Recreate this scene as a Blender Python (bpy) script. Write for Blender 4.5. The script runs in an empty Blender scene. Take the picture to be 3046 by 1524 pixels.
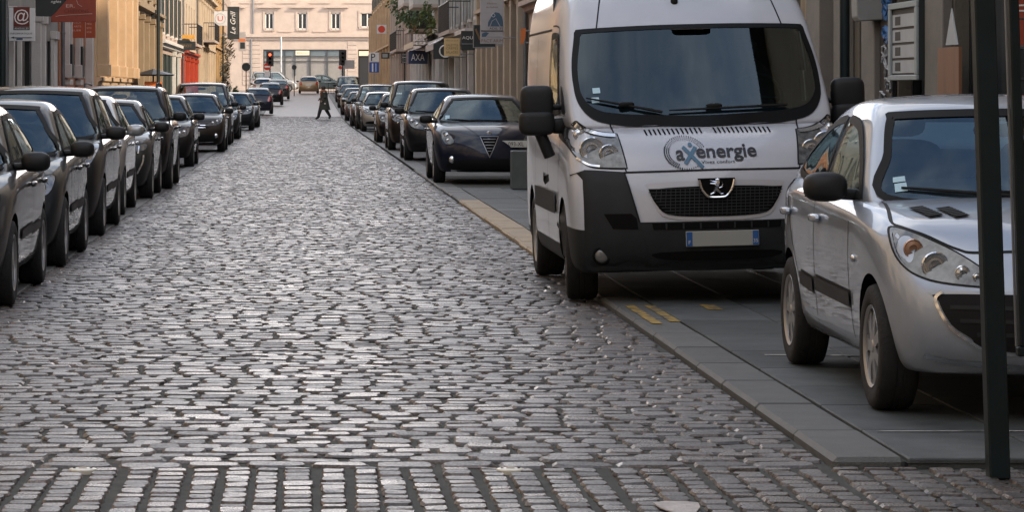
import bpy, bmesh, math, random
import numpy as np
from mathutils import Vector, Matrix
from mathutils.geometry import delaunay_2d_cdt
from mathutils.bvhtree import BVHTree

R = math.radians
random.seed(7)
rng = np.random.default_rng(7)
sc = bpy.context.scene
col = sc.collection

# ------------------------------------------------------------------ camera
cd = bpy.data.cameras.new('camera')
cam = bpy.data.objects.new('camera', cd)
col.objects.link(cam)
cam.location = (0, 0, 1.55)
cam.rotation_euler = (R(90), 0, 0)
cd.sensor_width = 36
cd.lens = 107.6
cd.shift_x = 0.2057
cd.shift_y = -0.1609
cd.clip_start = 0.1
cd.clip_end = 4000
sc.camera = cam

# ------------------------------------------------------------------ light
CLOUD, HAZE = 7.2, 34.0
SUN_EL, SUN_A = 34.0, 58.0       # elevation; angle off the street axis (low sun behind the viewer, over the houses on the right)
w = bpy.data.worlds.new('World')
sc.world = w
w.use_nodes = True
nt = w.node_tree
nt.nodes.clear()
sky = nt.nodes.new('ShaderNodeTexSky')
sky.sky_type = 'NISHITA'
sky.sun_disc = False
sky.sun_elevation = R(SUN_EL)
sky.sun_rotation = R(180 - SUN_A)
sky.air_density = 1.0
sky.dust_density = 1.5
sky.ozone_density = 1.0
bg = nt.nodes.new('ShaderNodeBackground')
bg.inputs[1].default_value = 0.15
ow = nt.nodes.new('ShaderNodeOutputWorld')
# broken white cloud over the whole dome, seen only in reflections
tcw = nt.nodes.new('ShaderNodeTexCoord')
sep = nt.nodes.new('ShaderNodeSeparateXYZ')
nt.links.new(tcw.outputs['Generated'], sep.inputs[0])
zc0 = nt.nodes.new('ShaderNodeMath'); zc0.operation = 'MAXIMUM'; zc0.inputs[1].default_value = 0.0
nt.links.new(sep.outputs[2], zc0.inputs[0])
za = nt.nodes.new('ShaderNodeMath'); za.operation = 'ADD'; za.inputs[1].default_value = .35
nt.links.new(zc0.outputs[0], za.inputs[0])
vd = nt.nodes.new('ShaderNodeVectorMath'); vd.operation = 'DIVIDE'
cb_ = nt.nodes.new('ShaderNodeCombineXYZ')
for i in range(3): nt.links.new(za.outputs[0], cb_.inputs[i])
nt.links.new(tcw.outputs['Generated'], vd.inputs[0]); nt.links.new(cb_.outputs[0], vd.inputs[1])
cn = nt.nodes.new('ShaderNodeTexNoise')
cn.inputs['Scale'].default_value = 2.2; cn.inputs['Detail'].default_value = 7; cn.inputs['Roughness'].default_value = .55
nt.links.new(vd.outputs[0], cn.inputs['Vector'])
crp = nt.nodes.new('ShaderNodeMapRange'); crp.interpolation_type = 'SMOOTHSTEP'
crp.inputs['From Min'].default_value = .34; crp.inputs['From Max'].default_value = .64; crp.inputs['To Max'].default_value = .85
nt.links.new(cn.outputs['Fac'], crp.inputs[0])
cm = nt.nodes.new('ShaderNodeMix'); cm.data_type = 'RGBA'
cm.inputs['B'].default_value = (CLOUD, CLOUD * .965, CLOUD * .94, 1)
nt.links.new(crp.outputs[0], cm.inputs['Factor'])
nt.links.new(sky.outputs[0], cm.inputs['A'])
# pale haze low over the whole horizon
hz = nt.nodes.new('ShaderNodeMapRange'); hz.interpolation_type = 'SMOOTHSTEP'
hz.inputs['From Min'].default_value = .0; hz.inputs['From Max'].default_value = .24
hz.inputs['To Min'].default_value = .8; hz.inputs['To Max'].default_value = 0.
nt.links.new(zc0.outputs[0], hz.inputs[0])
hm = nt.nodes.new('ShaderNodeMix'); hm.data_type = 'RGBA'
hm.inputs['B'].default_value = (HAZE, HAZE * .875, HAZE * .80, 1)
nt.links.new(hz.outputs[0], hm.inputs['Factor']); nt.links.new(cm.outputs['Result'], hm.inputs['A'])
nt.links.new(hm.outputs['Result'], bg.inputs[0])
nt.links.new(bg.outputs[0], ow.inputs[0])
sd = bpy.data.lights.new('sun', 'SUN')
sd.energy = 2.7
sd.angle = R(2)
sd.color = (1.0, 0.80, 0.58)
sun = bpy.data.objects.new('sun', sd)
col.objects.link(sun)
dirv = Vector((-math.sin(R(SUN_A)) * math.cos(R(SUN_EL)), math.cos(R(SUN_A)) * math.cos(R(SUN_EL)), -math.sin(R(SUN_EL))))
sun.rotation_euler = dirv.to_track_quat('-Z', 'Y').to_euler()
sun.location = (60, -90, 60)
vs = sc.view_settings
vs.view_transform = 'Standard'
vs.look = 'None'
vs.exposure = 1.06
vs.gamma = 1.0
vs.use_curve_mapping = False

# ------------------------------------------------------------------ helpers
F = 7700.0


def gz(y):
    """height of the street surface: level, then a gentle climb to the junction"""
    if y < 135:
        return 0.0
    if y < 175:
        return 0.013 * (y - 135) ** 2 / 80.0
    return 0.26 + 0.013 * (y - 175)


def tag(o, label=None, cat=None, group=None, kind=None):
    if label: o['label'] = label
    if cat: o['category'] = cat
    if group: o['group'] = group
    if kind: o['kind'] = kind
    return o


def empty(name, loc=(0, 0, 0), rz=0, parent=None):
    o = bpy.data.objects.new(name, None)
    col.objects.link(o)
    o.location = loc
    o.rotation_euler = (0, 0, rz)
    o.empty_display_size = 0.2
    if parent: o.parent = parent
    return o


def mat(name, c, rough=.5, metal=0., coat=0., coat_r=.04, var=0., vscale=4., bump=0., bscale=30., ior=1.5, spec=.5,
        rvar=0., emit=None, es=1., c2=None, stretch=(1, 1, 1), objrand=0.):
    m = bpy.data.materials.new(name)
    m.use_nodes = True
    n = m.node_tree
    b = n.nodes['Principled BSDF']
    c = tuple(c) + (1,) if len(c) == 3 else c
    b.inputs['Base Color'].default_value = c
    b.inputs['Roughness'].default_value = rough
    b.inputs['Metallic'].default_value = metal
    b.inputs['IOR'].default_value = ior
    b.inputs['Specular IOR Level'].default_value = spec
    b.inputs['Coat Weight'].default_value = coat
    b.inputs['Coat Roughness'].default_value = coat_r
    if emit:
        b.inputs['Emission Color'].default_value = tuple(emit) + (1,)
        b.inputs['Emission Strength'].default_value = es
    if var or bump or rvar or objrand:
        tc = n.nodes.new('ShaderNodeTexCoord')
        mp = n.nodes.new('ShaderNodeMapping')
        mp.inputs['Scale'].default_value = stretch
        n.links.new(tc.outputs['Object'], mp.inputs[0])
        oi = n.nodes.new('ShaderNodeObjectInfo')
        if var or rvar:
            t = n.nodes.new('ShaderNodeTexNoise')
            t.noise_dimensions = '4D'
            t.inputs['Scale'].default_value = vscale
            t.inputs['Detail'].default_value = 6
            t.inputs['Roughness'].default_value = .62
            n.links.new(mp.outputs[0], t.inputs['Vector'])
            mw = n.nodes.new('ShaderNodeMath'); mw.operation = 'MULTIPLY'; mw.inputs[1].default_value = 37.
            n.links.new(oi.outputs['Random'], mw.inputs[0])
            n.links.new(mw.outputs[0], t.inputs['W'])
        if var:
            r = n.nodes.new('ShaderNodeValToRGB')
            r.color_ramp.elements[0].position = .3
            r.color_ramp.elements[1].position = .7
            d = c2 if c2 else tuple(max(0, x * (1 - var)) for x in c[:3])
            u = c[:3] if c2 else tuple(min(1, x * (1 + var)) for x in c[:3])
            r.color_ramp.elements[0].color = tuple(d) + (1,)
            r.color_ramp.elements[1].color = tuple(u) + (1,)
            n.links.new(t.outputs['Fac'], r.inputs[0])
            n.links.new(r.outputs[0], b.inputs['Base Color'])
            if objrand:
                hs = n.nodes.new('ShaderNodeHueSaturation')
                mr = n.nodes.new('ShaderNodeMapRange')
                mr.inputs['To Min'].default_value = 1 - objrand
                mr.inputs['To Max'].default_value = 1 + objrand
                n.links.new(oi.outputs['Random'], mr.inputs[0])
                n.links.new(mr.outputs[0], hs.inputs['Value'])
                n.links.new(r.outputs[0], hs.inputs['Color'])
                n.links.new(hs.outputs[0], b.inputs['Base Color'])
        if rvar:
            mr = n.nodes.new('ShaderNodeMapRange')
            mr.inputs['From Min'].default_value = .3
            mr.inputs['From Max'].default_value = .7
            mr.inputs['To Min'].default_value = max(0.01, rough - rvar)
            mr.inputs['To Max'].default_value = rough + rvar
            n.links.new(t.outputs['Fac'], mr.inputs[0])
            n.links.new(mr.outputs[0], b.inputs['Roughness'])
        if bump:
            t2 = n.nodes.new('ShaderNodeTexNoise')
            t2.inputs['Scale'].default_value = bscale
            t2.inputs['Detail'].default_value = 5
            n.links.new(mp.outputs[0], t2.inputs['Vector'])
            bp = n.nodes.new('ShaderNodeBump')
            bp.inputs['Strength'].default_value = bump
            bp.inputs['Distance'].default_value = .02
            n.links.new(t2.outputs['Fac'], bp.inputs['Height'])
            n.links.new(bp.outputs[0], b.inputs['Normal'])
    return m


class MB:
    def __init__(s):
        s.v = []; s.f = []

    def add(s, v, f):
        o = len(s.v)
        s.v += [tuple(p) for p in v]
        s.f += [tuple(i + o for i in q) for q in f]
        return s

    def box(s, x0, x1, y0, y1, z0, z1):
        if x0 > x1: x0, x1 = x1, x0
        if y0 > y1: y0, y1 = y1, y0
        if z0 > z1: z0, z1 = z1, z0
        return s.add([(x0, y0, z0), (x1, y0, z0), (x1, y1, z0), (x0, y1, z0), (x0, y0, z1), (x1, y0, z1), (x1, y1, z1), (x0, y1, z1)],
                     [(3, 2, 1, 0), (4, 5, 6, 7), (0, 1, 5, 4), (1, 2, 6, 5), (2, 3, 7, 6), (3, 0, 4, 7)])

    def prism(s, pts, plane, a, b):
        n = len(pts)
        def P(p, d):
            return {'xz': (p[0], d, p[1]), 'xy': (p[0], p[1], d), 'yz': (d, p[0], p[1])}[plane]
        v = [P(p, a) for p in pts] + [P(p, b) for p in pts]
        f = [tuple(range(n))[::-1], tuple(range(n, 2 * n))] + [(i, (i + 1) % n, n + (i + 1) % n, n + i) for i in range(n)]
        return s.add(v, f)

    def tube(s, pts, r, n=8, caps=True):
        pts = [Vector(p) for p in pts]
        rs = r if isinstance(r, (list, tuple)) else [r] * len(pts)
        v = []; f = []
        for i, p in enumerate(pts):
            d = (pts[min(i + 1, len(pts) - 1)] - pts[max(i - 1, 0)]).normalized()
            up = Vector((0, 0, 1)) if abs(d.z) < .9 else Vector((0, 1, 0))
            a = d.cross(up).normalized(); b = a.cross(d)
            for k in range(n):
                t = 2 * math.pi * k / n
                v.append(p + (a * math.cos(t) + b * math.sin(t)) * rs[i])
        for i in range(len(pts) - 1):
            for k in range(n):
                f.append((i * n + k, i * n + (k + 1) % n, (i + 1) * n + (k + 1) % n, (i + 1) * n + k))
        if caps:
            f.append(tuple(range(n))[::-1]); f.append(tuple((len(pts) - 1) * n + k for k in range(n)))
        return s.add(v, f)

    def lathe(s, prof, axis='x', c=(0, 0, 0), n=24, caps=True):
        v = []; f = []; m = len(prof)
        for k in range(n):
            t = 2 * math.pi * k / n
            for r, h in prof:
                a, b = r * math.cos(t), r * math.sin(t)
                p = {'x': (h, a, b), 'y': (a, h, b), 'z': (a, b, h)}[axis]
                v.append((p[0] + c[0], p[1] + c[1], p[2] + c[2]))
        for k in range(n):
            q = (k + 1) % n
            for i in range(m - 1):
                f.append((k * m + i, k * m + i + 1, q * m + i + 1, q * m + i))
        if caps:
            if prof[0][0] > 1e-6: f.append(tuple(k * m for k in range(n)))
            if prof[-1][0] > 1e-6: f.append(tuple(k * m + m - 1 for k in range(n))[::-1])
        return s.add(v, f)

    def sup(s, c, r, e=2.6, n=20, m=12):
        """superellipsoid"""
        def sp(x): return math.copysign(abs(x) ** (2. / e), x)
        v = []; f = []
        for i in range(m + 1):
            ph = -math.pi / 2 + math.pi * i / m
            for k in range(n):
                t = 2 * math.pi * k / n
                v.append((c[0] + r[0] * sp(math.cos(ph)) * sp(math.cos(t)), c[1] + r[1] * sp(math.cos(ph)) * sp(math.sin(t)), c[2] + r[2] * sp(math.sin(ph))))
        for i in range(m):
            for k in range(n):
                f.append((i * n + k, i * n + (k + 1) % n, (i + 1) * n + (k + 1) % n, (i + 1) * n + k))
        return s.add(v, f)

    def mesh(s, name, bevel=0, smooth=False, ang=35, weld=True):
        me = bpy.data.meshes.new(name)
        me.from_pydata(s.v, [], s.f)
        bm = bmesh.new(); bm.from_mesh(me)
        if weld: bmesh.ops.remove_doubles(bm, verts=bm.verts, dist=1e-5)
        bmesh.ops.recalc_face_normals(bm, faces=bm.faces)
        if bevel:
            bmesh.ops.bevel(bm, geom=list(bm.edges), offset=bevel, segments=1, affect='EDGES', clamp_overlap=True)
        if smooth:
            for q in bm.faces: q.smooth = True
        bm.to_mesh(me); bm.free()
        if smooth: me.set_sharp_from_angle(angle=R(ang))
        return me

    def build(s, name, m, parent=None, bevel=0, smooth=False, ang=35, loc=None, weld=True):
        me = s.mesh(name, bevel, smooth, ang, weld)
        o = bpy.data.objects.new(name, me)
        me.materials.append(m)
        col.objects.link(o)
        if parent: o.parent = parent
        if loc: o.location = loc
        return o


def link(name, me, m, parent=None, loc=None):
    o = bpy.data.objects.new(name, me)
    if m and not me.materials: me.materials.append(m)
    col.objects.link(o)
    if parent: o.parent = parent
    if loc: o.location = loc
    return o


KIDS = {}


def kids_index():
    KIDS.clear()
    for o in bpy.data.objects:
        if o.parent: KIDS.setdefault(o.parent.name, []).append(o)


def copy_tree(o, parent=None, swap=None):
    """copy of a thing with copies of its parts; swap maps a material to the copy's own paint"""
    c = o.copy()
    col.objects.link(c)
    c.parent = parent
    if swap and c.type == 'MESH':
        for s in c.material_slots:
            if s.material in swap:
                mm = swap[s.material]; s.link = 'OBJECT'; s.material = mm
    for ch in KIDS.get(o.name, []):
        copy_tree(ch, c, swap)
    return c


def cr(pts, n=6, closed=True):
    """Catmull-Rom through points; a point given as (x,y,1) is a sharp corner"""
    out = []; N = len(pts)
    P = [Vector(p[:2]) for p in pts]
    sharp = [len(p) > 2 for p in pts]
    rng_ = range(N) if closed else range(N - 1)
    for i in rng_:
        p1, p2 = P[i], P[(i + 1) % N]
        p0 = P[i - 1] if (closed or i > 0) else p1
        p3 = P[(i + 2) % N] if (closed or i + 2 < N) else p2
        if sharp[i]: p0 = p1 - (p2 - p1) * .5
        if sharp[(i + 1) % N]: p3 = p2 + (p2 - p1) * .5
        for k in range(n):
            t = k / n
            q = .5 * ((2 * p1) + (p2 - p0) * t + (2 * p0 - 5 * p1 + 4 * p2 - p3) * t * t + (3 * p1 - p0 - 3 * p2 + p3) * t ** 3)
            out.append((q.x, q.y))
    if not closed: out.append(tuple(P[-1]))
    return out


def inside(p, poly):
    x, y = p; c = False; j = len(poly) - 1
    for i in range(len(poly)):
        xi, yi = poly[i]; xj, yj = poly[j]
        if (yi > y) != (yj > y) and x < (xj - xi) * (y - yi) / (yj - yi) + xi: c = not c
        j = i
    return c


def fill2d(outline, step):
    pts = []
    n = len(outline)
    for i in range(n):
        a = Vector(outline[i]); b = Vector(outline[(i + 1) % n])
        k = max(1, int((b - a).length / step + .5))
        for t in range(k): pts.append(tuple(a.lerp(b, t / k)))
    m = len(pts)
    xs = [p[0] for p in pts]; ys = [p[1] for p in pts]
    ip = []
    x = min(xs) + step * .5
    row = 0
    while x < max(xs):
        y = min(ys) + step * (.5 if row % 2 else .25)
        while y < max(ys):
            if inside((x, y), pts):
                d = min((px - x) ** 2 + (py - y) ** 2 for px, py in pts)
                if d > (step * .45) ** 2: ip.append((x, y))
            y += step
        x += step; row += 1
    r = delaunay_2d_cdt([Vector(p) for p in pts + ip], [(i, (i + 1) % m) for i in range(m)], [], 1, 1e-6)
    return [tuple(v) for v in r[0]], [tuple(f) for f in r[2]]


AX = {'front': (lambda u, v: (u, -6, v), Vector((0, 1, 0))), 'rear': (lambda u, v: (u, 12, v), Vector((0, -1, 0))),
      'left': (lambda u, v: (-4, u, v), Vector((1, 0, 0))), 'right': (lambda u, v: (4, u, v), Vector((-1, 0, 0))),
      'top': (lambda u, v: (u, v, 5), Vector((0, 0, -1)))}


def proj(bvh, u, v, axis, off):
    o, d = AX[axis]
    o = Vector(o(u, v))
    h = bvh.ray_cast(o, d)
    if h[0] is None:
        # past the silhouette: take the nearest surface point seen from mid distance
        best = None
        for t in np.linspace(3, 10, 30):
            q = bvh.find_nearest(o + d * t)
            if q[0] is not None and (best is None or q[3] < best[3]): best = q
        h = best
    n = h[1]
    if n.dot(d) > 0: n = -n
    return h[0] + n * off


def drape(bvh, outline, axis, off=.004, step=.06, relax=2):
    v2, f = fill2d(outline, step)
    v = [proj(bvh, a, b, axis, off) for a, b in v2]
    mb = MB(); mb.add(v, f)
    me = bpy.data.meshes.new('patch')
    me.from_pydata([tuple(p) for p in v], [], f)
    bm = bmesh.new(); bm.from_mesh(me)
    for _ in range(relax):
        inner = [q for q in bm.verts if not q.is_boundary]
        bmesh.ops.smooth_vert(bm, verts=inner, factor=.5, use_axis_x=True, use_axis_y=True, use_axis_z=True)
    bm.normal_update()
    d = AX[axis][1]
    for q in bm.faces:
        q.smooth = True
        if q.normal.dot(d) > 0: q.normal_flip()
    bm.to_mesh(me); bm.free()
    return me


def patch(name, bvh, outline, axis, m, parent, off=.004, step=.06, relax=2):
    me = drape(bvh, outline, axis, off, step, relax)
    me.name = name
    return link(name, me, m, parent)


def strip_geo(mb, bvh, pts, wd, axis, off=.003, step=.05, closed=False):
    P = [Vector(p) for p in pts]
    if closed: P.append(P[0])
    Q = [P[0]]
    for a, b in zip(P, P[1:]):
        k = max(1, int((b - a).length / step + .5))
        for t in range(1, k + 1): Q.append(a.lerp(b, t / k))
    v = []; f = []
    n = len(Q)
    for i, p in enumerate(Q):
        if closed:
            d = Q[(i + 1) % (n - 1)] - Q[i - 1 if i > 0 else n - 2]
        else:
            d = Q[min(i + 1, n - 1)] - Q[max(i - 1, 0)]
        if d.length < 1e-9: d = Vector((1, 0))
        d.normalize()
        nn = Vector((-d.y, d.x)) * wd * .5
        v.append(proj(bvh, *(p + nn), axis, off)); v.append(proj(bvh, *(p - nn), axis, off))
    for i in range(n - 1): f.append((2 * i, 2 * i + 1, 2 * i + 3, 2 * i + 2))
    mb.add(v, f)


def strip(name, bvh, pts, wd, axis, m, parent, off=.003, step=.05, closed=False):
    mb = MB(); strip_geo(mb, bvh, pts, wd, axis, off, step, closed)
    return mb.build(name, m, parent, smooth=True)


def text_mesh(body, size=1.0, extrude=0.0, align='CENTER', shear=0, spacing=1.0):
    cu = bpy.data.curves.new('lettering', 'FONT')
    cu.body = body; cu.size = size; cu.extrude = extrude
    cu.align_x = align; cu.align_y = 'CENTER'
    cu.shear = shear; cu.space_character = spacing
    cu.resolution_u = 3
    o = bpy.data.objects.new('lettering', cu)
    col.objects.link(o)
    dg = bpy.context.evaluated_depsgraph_get()
    me = bpy.data.meshes.new_from_object(o.evaluated_get(dg))
    bpy.data.objects.remove(o); bpy.data.curves.remove(cu)
    return me


def text_front(name, body, size, m, parent, loc, width=None, height=None, rot=0, shear=0, extrude=.002):
    """upright lettering facing -y (towards the viewer)"""
    me = text_mesh(body, 1.0, 0, shear=shear)
    co = np.array([v.co[:] for v in me.vertices]) if len(me.vertices) else np.zeros((1, 3))
    mn, mx = co.min(0), co.max(0)
    cx, cy = (mn + mx)[:2] / 2
    sx = sy = size
    if width: sx = width / max(1e-6, mx[0] - mn[0]); sy = sx
    if height: sy = height / max(1e-6, mx[1] - mn[1])
    ca, sa = math.cos(rot), math.sin(rot)
    for v in me.vertices:
        a, b = (v.co.x - cx) * sx, (v.co.y - cy) * sy
        v.co = (a * ca - b * sa, 0, a * sa + b * ca)
    me.name = name
    return link(name, me, m, parent, loc)
# ------------------------------------------------------------------ materials shared by vehicles
def paint(name, c, metal=.25, rough=.38):
    return mat(name, c, rough=rough, metal=metal, coat=.65 if max(c) < .1 else 1., coat_r=.03, var=.10, vscale=2.5, rvar=.06, ior=1.5, spec=.15 if max(c) < .1 else .5)


P_SILVER = paint('silver_paint', (.35, .395, .46), .45, .40)
P_VAN = mat('white_van_paint', (.45, .475, .525), rough=.42, coat=.7, coat_r=.08, var=.07, vscale=1.6, rvar=.1)
P_BASE = paint('dark_paint', (.014, .015, .017))
P_BLACK = paint('black_paint', (.006, .006, .008))
P_GREY = paint('grey_paint', (.045, .046, .046))
P_ANTH = paint('anthracite_paint', (.018, .023, .026))
P_BLUE = paint('midnight_blue_paint', (.010, .014, .028))
P_LSIL = paint('light_silver_paint', (.36, .37, .37), .7)
P_BROWN = paint('brown_paint', (.022, .017, .013))
P_GOLD = paint('bronze_paint', (.27, .19, .11), .7)
P_WHITE = paint('white_paint', (.6, .6, .58), 0.)
P_TEAL = paint('slate_paint', (.03, .045, .05))
GLASS = mat('dark_window_glass', (.008, .014, .018), rough=.025, spec=.8, ior=1.62, coat=0.)
def glass_mat(name, tint, ior=1.75):
    m = bpy.data.materials.new(name); m.use_nodes = True
    n = m.node_tree; n.nodes.clear()
    out = n.nodes.new('ShaderNodeOutputMaterial'); mx = n.nodes.new('ShaderNodeMixShader')
    tr = n.nodes.new('ShaderNodeBsdfTransparent'); gl = n.nodes.new('ShaderNodeBsdfGlossy'); fr = n.nodes.new('ShaderNodeFresnel')
    tr.inputs[0].default_value = tuple(tint) + (1,); gl.inputs['Roughness'].default_value = .02; fr.inputs[0].default_value = ior
    gl.inputs[0].default_value = (.80, .96, 1, 1)
    n.links.new(fr.outputs[0], mx.inputs[0]); n.links.new(tr.outputs[0], mx.inputs[1]); n.links.new(gl.outputs[0], mx.inputs[2]); n.links.new(mx.outputs[0], out.inputs[0])
    return m


GLASSW = glass_mat('car_window_glass', (.55, .62, .63), 1.9)
GLASSV = glass_mat('van_window_glass', (.30, .38, .40))
LINING = mat('cabin_lining', (.06, .063, .066), rough=.85)
SEAT = mat('seat_fabric', (.10, .105, .11), rough=.9, var=.25, vscale=12)
SEAL = mat('black_rubber_seal', (.008, .008, .008), rough=.6, spec=.2)
PLAST = mat('black_plastic', (.012, .013, .014), rough=.50, spec=.35, var=.2, vscale=9, bump=.05, bscale=300)
PLASTV = mat('charcoal_plastic', (.016, .019, .021), rough=.6, spec=.3, var=.25, vscale=5, bump=.06, bscale=250)
TYRE = mat('tyre_rubber', (.014, .014, .014), rough=.85, var=.3, vscale=12, bump=.3, bscale=60)
RIM = mat('wheel_alloy', (.38, .38, .38), rough=.35, metal=.7, var=.15, vscale=8)
DARKM = mat('dark_recess', (.006, .006, .006), rough=.9, spec=.1)
DULLM = mat('dull_trim_metal', (.20, .20, .21), rough=.3, metal=.8)
CHROME = mat('chrome', (.75, .77, .8), rough=.12, metal=1.)
LENS = mat('headlamp_lens', (.11, .12, .128), rough=.12, metal=.2, coat=.7, coat_r=.02, var=.6, vscale=18)
BOWL = mat('headlamp_reflector', (.72, .74, .76), rough=.16, metal=.9, coat=1., coat_r=.02)
BULB = mat('headlamp_bulb_glass', (.16, .16, .15), rough=.15, metal=.2, coat=.6)
AMBER = mat('indicator_bowl', (.50, .30, .20), rough=.2, metal=.6, coat=1.)
TAIL = mat('tail_lamp_red', (.35, .02, .012), rough=.12, coat=1.)
PLATE = mat('plate_white', (.55, .55, .5), rough=.4)
PLATEG = mat('plate_greyed', (.30, .31, .285), rough=.55)
PLATEB = mat('plate_blue_band', (.02, .09, .28), rough=.4)
INK = mat('black_lettering', (.012, .011, .014), rough=.45)
STICK = mat('sticker_pale_blue', (.42, .62, .70), rough=.5)
MESHG = mat('grille_mesh', (.009, .009, .010), rough=.65, spec=.2)


# ------------------------------------------------------------------ subdivided body shells
def shell(name, S, fr, bow, crown, level, mats, cutter=None, crease=None):
    """S[i][k] = (y, half width, z): a box of stations x rows, capped at front and rear, smoothed by subdivision"""
    n = len(S); p = len(S[0]); m = len(fr)
    idx = {}; V = []

    def pos(i, j, k):
        y, hw, z = S[i][k]
        f = fr[j]
        y += bow[i] * f * f
        if k == p - 1: z += crown[i] * (1 - f * f)
        return (f * hw, y, z)

    def vid(i, j, k):
        if (i, j, k) not in idx:
            idx[(i, j, k)] = len(V); V.append(pos(i, j, k))
        return idx[(i, j, k)]
    Fc = []
    for i in range(n - 1):
        for j in range(m - 1):
            Fc.append((vid(i, j, p - 1), vid(i, j + 1, p - 1), vid(i + 1, j + 1, p - 1), vid(i + 1, j, p - 1)))
            Fc.append((vid(i, j, 0), vid(i + 1, j, 0), vid(i + 1, j + 1, 0), vid(i, j + 1, 0)))
        for k in range(p - 1):
            for j in (0, m - 1):
                Fc.append((vid(i, j, k), vid(i + 1, j, k), vid(i + 1, j, k + 1), vid(i, j, k + 1)))
    for k in range(p - 1):
        for j in range(m - 1):
            for i in (0, n - 1):
                Fc.append((vid(i, j, k), vid(i, j + 1, k), vid(i, j + 1, k + 1), vid(i, j, k + 1)))
    me = bpy.data.meshes.new(name)
    me.from_pydata(V, [], Fc)
    bm = bmesh.new(); bm.from_mesh(me)
    bmesh.ops.recalc_face_normals(bm, faces=bm.faces)
    for q in bm.faces: q.smooth = True
    if crease:
        cl = bm.edges.layers.float.new('crease_edge')
        inv = {v: k for k, v in idx.items()}
        bm.verts.ensure_lookup_table()
        for e in bm.edges:
            a, b = inv[e.verts[0].index], inv[e.verts[1].index]
            e[cl] = crease(a, b, n, m, p)
    bm.to_mesh(me); bm.free()
    o = bpy.data.objects.new(name, me)
    for x in mats: me.materials.append(x)
    col.objects.link(o)
    md = o.modifiers.new('s', 'SUBSURF'); md.levels = level; md.render_levels = level
    if cutter:
        mb = o.modifiers.new('b', 'BOOLEAN'); mb.object = cutter; mb.operation = 'DIFFERENCE'; mb.solver = 'EXACT'
        mb.material_mode = 'TRANSFER'
    dg = bpy.context.evaluated_depsgraph_get()
    res = bpy.data.meshes.new_from_object(o.evaluated_get(dg))
    o.modifiers.clear()
    o.data = res
    res.name = name
    res.set_sharp_from_angle(angle=R(38))
    return o


def bvh_of(objs):
    V = []; Fc = []
    for o in objs:
        b = len(V)
        V += [v.co.copy() for v in o.data.vertices]
        Fc += [tuple(i + b for i in q.vertices) for q in o.data.polygons]
    return BVHTree.FromPolygons(V, Fc)


def mirrored(poly): return [(-a, b) for a, b in poly][::-1]


WH = {}


def wheel_meshes(r, wd, style):
    key = (r, wd, style)
    if key in WH: return WH[key]
    h = wd / 2
    t = MB().lathe([(.64 * r, -h * .8), (.70 * r, -h), (.88 * r, -h * 1.03), (.965 * r, -h * .93), (r, -h * .66), (r, -h * .22), (.985 * r, -h * .2), (.985 * r, -h * .14), (r, -h * .12),
                    (r, h * .12), (.985 * r, h * .14), (.985 * r, h * .2), (r, h * .22), (r, h * .66), (.965 * r, h * .93), (.88 * r, h * 1.03), (.70 * r, h), (.64 * r, h * .82)], 'x', n=40, caps=False).mesh('tyre', smooth=True, ang=50)
    d = MB().lathe([(0, h * .35), (.66 * r, h * .35), (.66 * r, -h * .8), (0, -h * .8)], 'x', n=28, caps=False).mesh('wheel', smooth=True)
    m = MB().lathe([(.60 * r, h * .36), (.605 * r, h * .86), (.655 * r, h * .98), (.665 * r, h * .9), (.665 * r, h * .36)], 'x', n=40, caps=False)
    m.lathe([(0, h * .92), (.08 * r, h * .92), (.12 * r, h * .84), (.15 * r, h * .5)], 'x', n=18, caps=False)
    ns = {'a': 5, 'b': 7, 'c': 6}[style]
    wid = {'a': .15, 'b': .115, 'c': .17}[style]
    for k in range(ns):
        a = 2 * math.pi * k / ns + .3
        ca, sa = math.cos(a), math.sin(a)
        pr = [(.08 * r, wid * r * .85), (.35 * r, wid * r * .75), (.62 * r, wid * r * 1.25)]
        v = []
        for (q, hw) in pr:
            xo = h * (.86 if q < .5 * r else .80)
            for sgn in (-1, 1):
                for xx in (h * .36, xo):
                    v.append((xx, ca * q - sa * hw * sgn, sa * q + ca * hw * sgn))
        f = []
        for i in range(2):
            b = i * 4
            f += [(b + 1, b + 3, b + 7, b + 5), (b, b + 1, b + 5, b + 4), (b + 3, b + 2, b + 6, b + 7)]
        m.add(v, f)
    rm = m.mesh('rim', smooth=True, ang=30)
    WH[key] = (t, d, rm)
    return WH[key]


def add_wheel(root, x, y, r, wd, style, outer, steer=0):
    t, d, rm = wheel_meshes(r, wd, style)
    wo = link('wheel', d, DARKM, root, (x, y, r))
    wo.rotation_euler = (random.uniform(0, 6), 0, (0 if outer > 0 else math.pi) + steer)
    link('tyre', t, TYRE, wo); link('rim', rm, RIM, wo)


def open_holes(o, specs):
    """cut the panes' openings out of a shell"""
    bm = bmesh.new(); bm.from_mesh(o.data); bm.normal_update()
    dead = []
    for f in bm.faces:
        for poly, ax in specs:
            if f.normal.dot(AX[ax][1]) > -.15: continue
            if all(inside((v.co.x, v.co.z) if ax in ('front', 'rear') else (v.co.y, v.co.z), poly) for v in f.verts):
                dead.append(f); break
    bmesh.ops.delete(bm, geom=dead, context='FACES')
    bm.to_mesh(o.data); bm.free()


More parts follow.
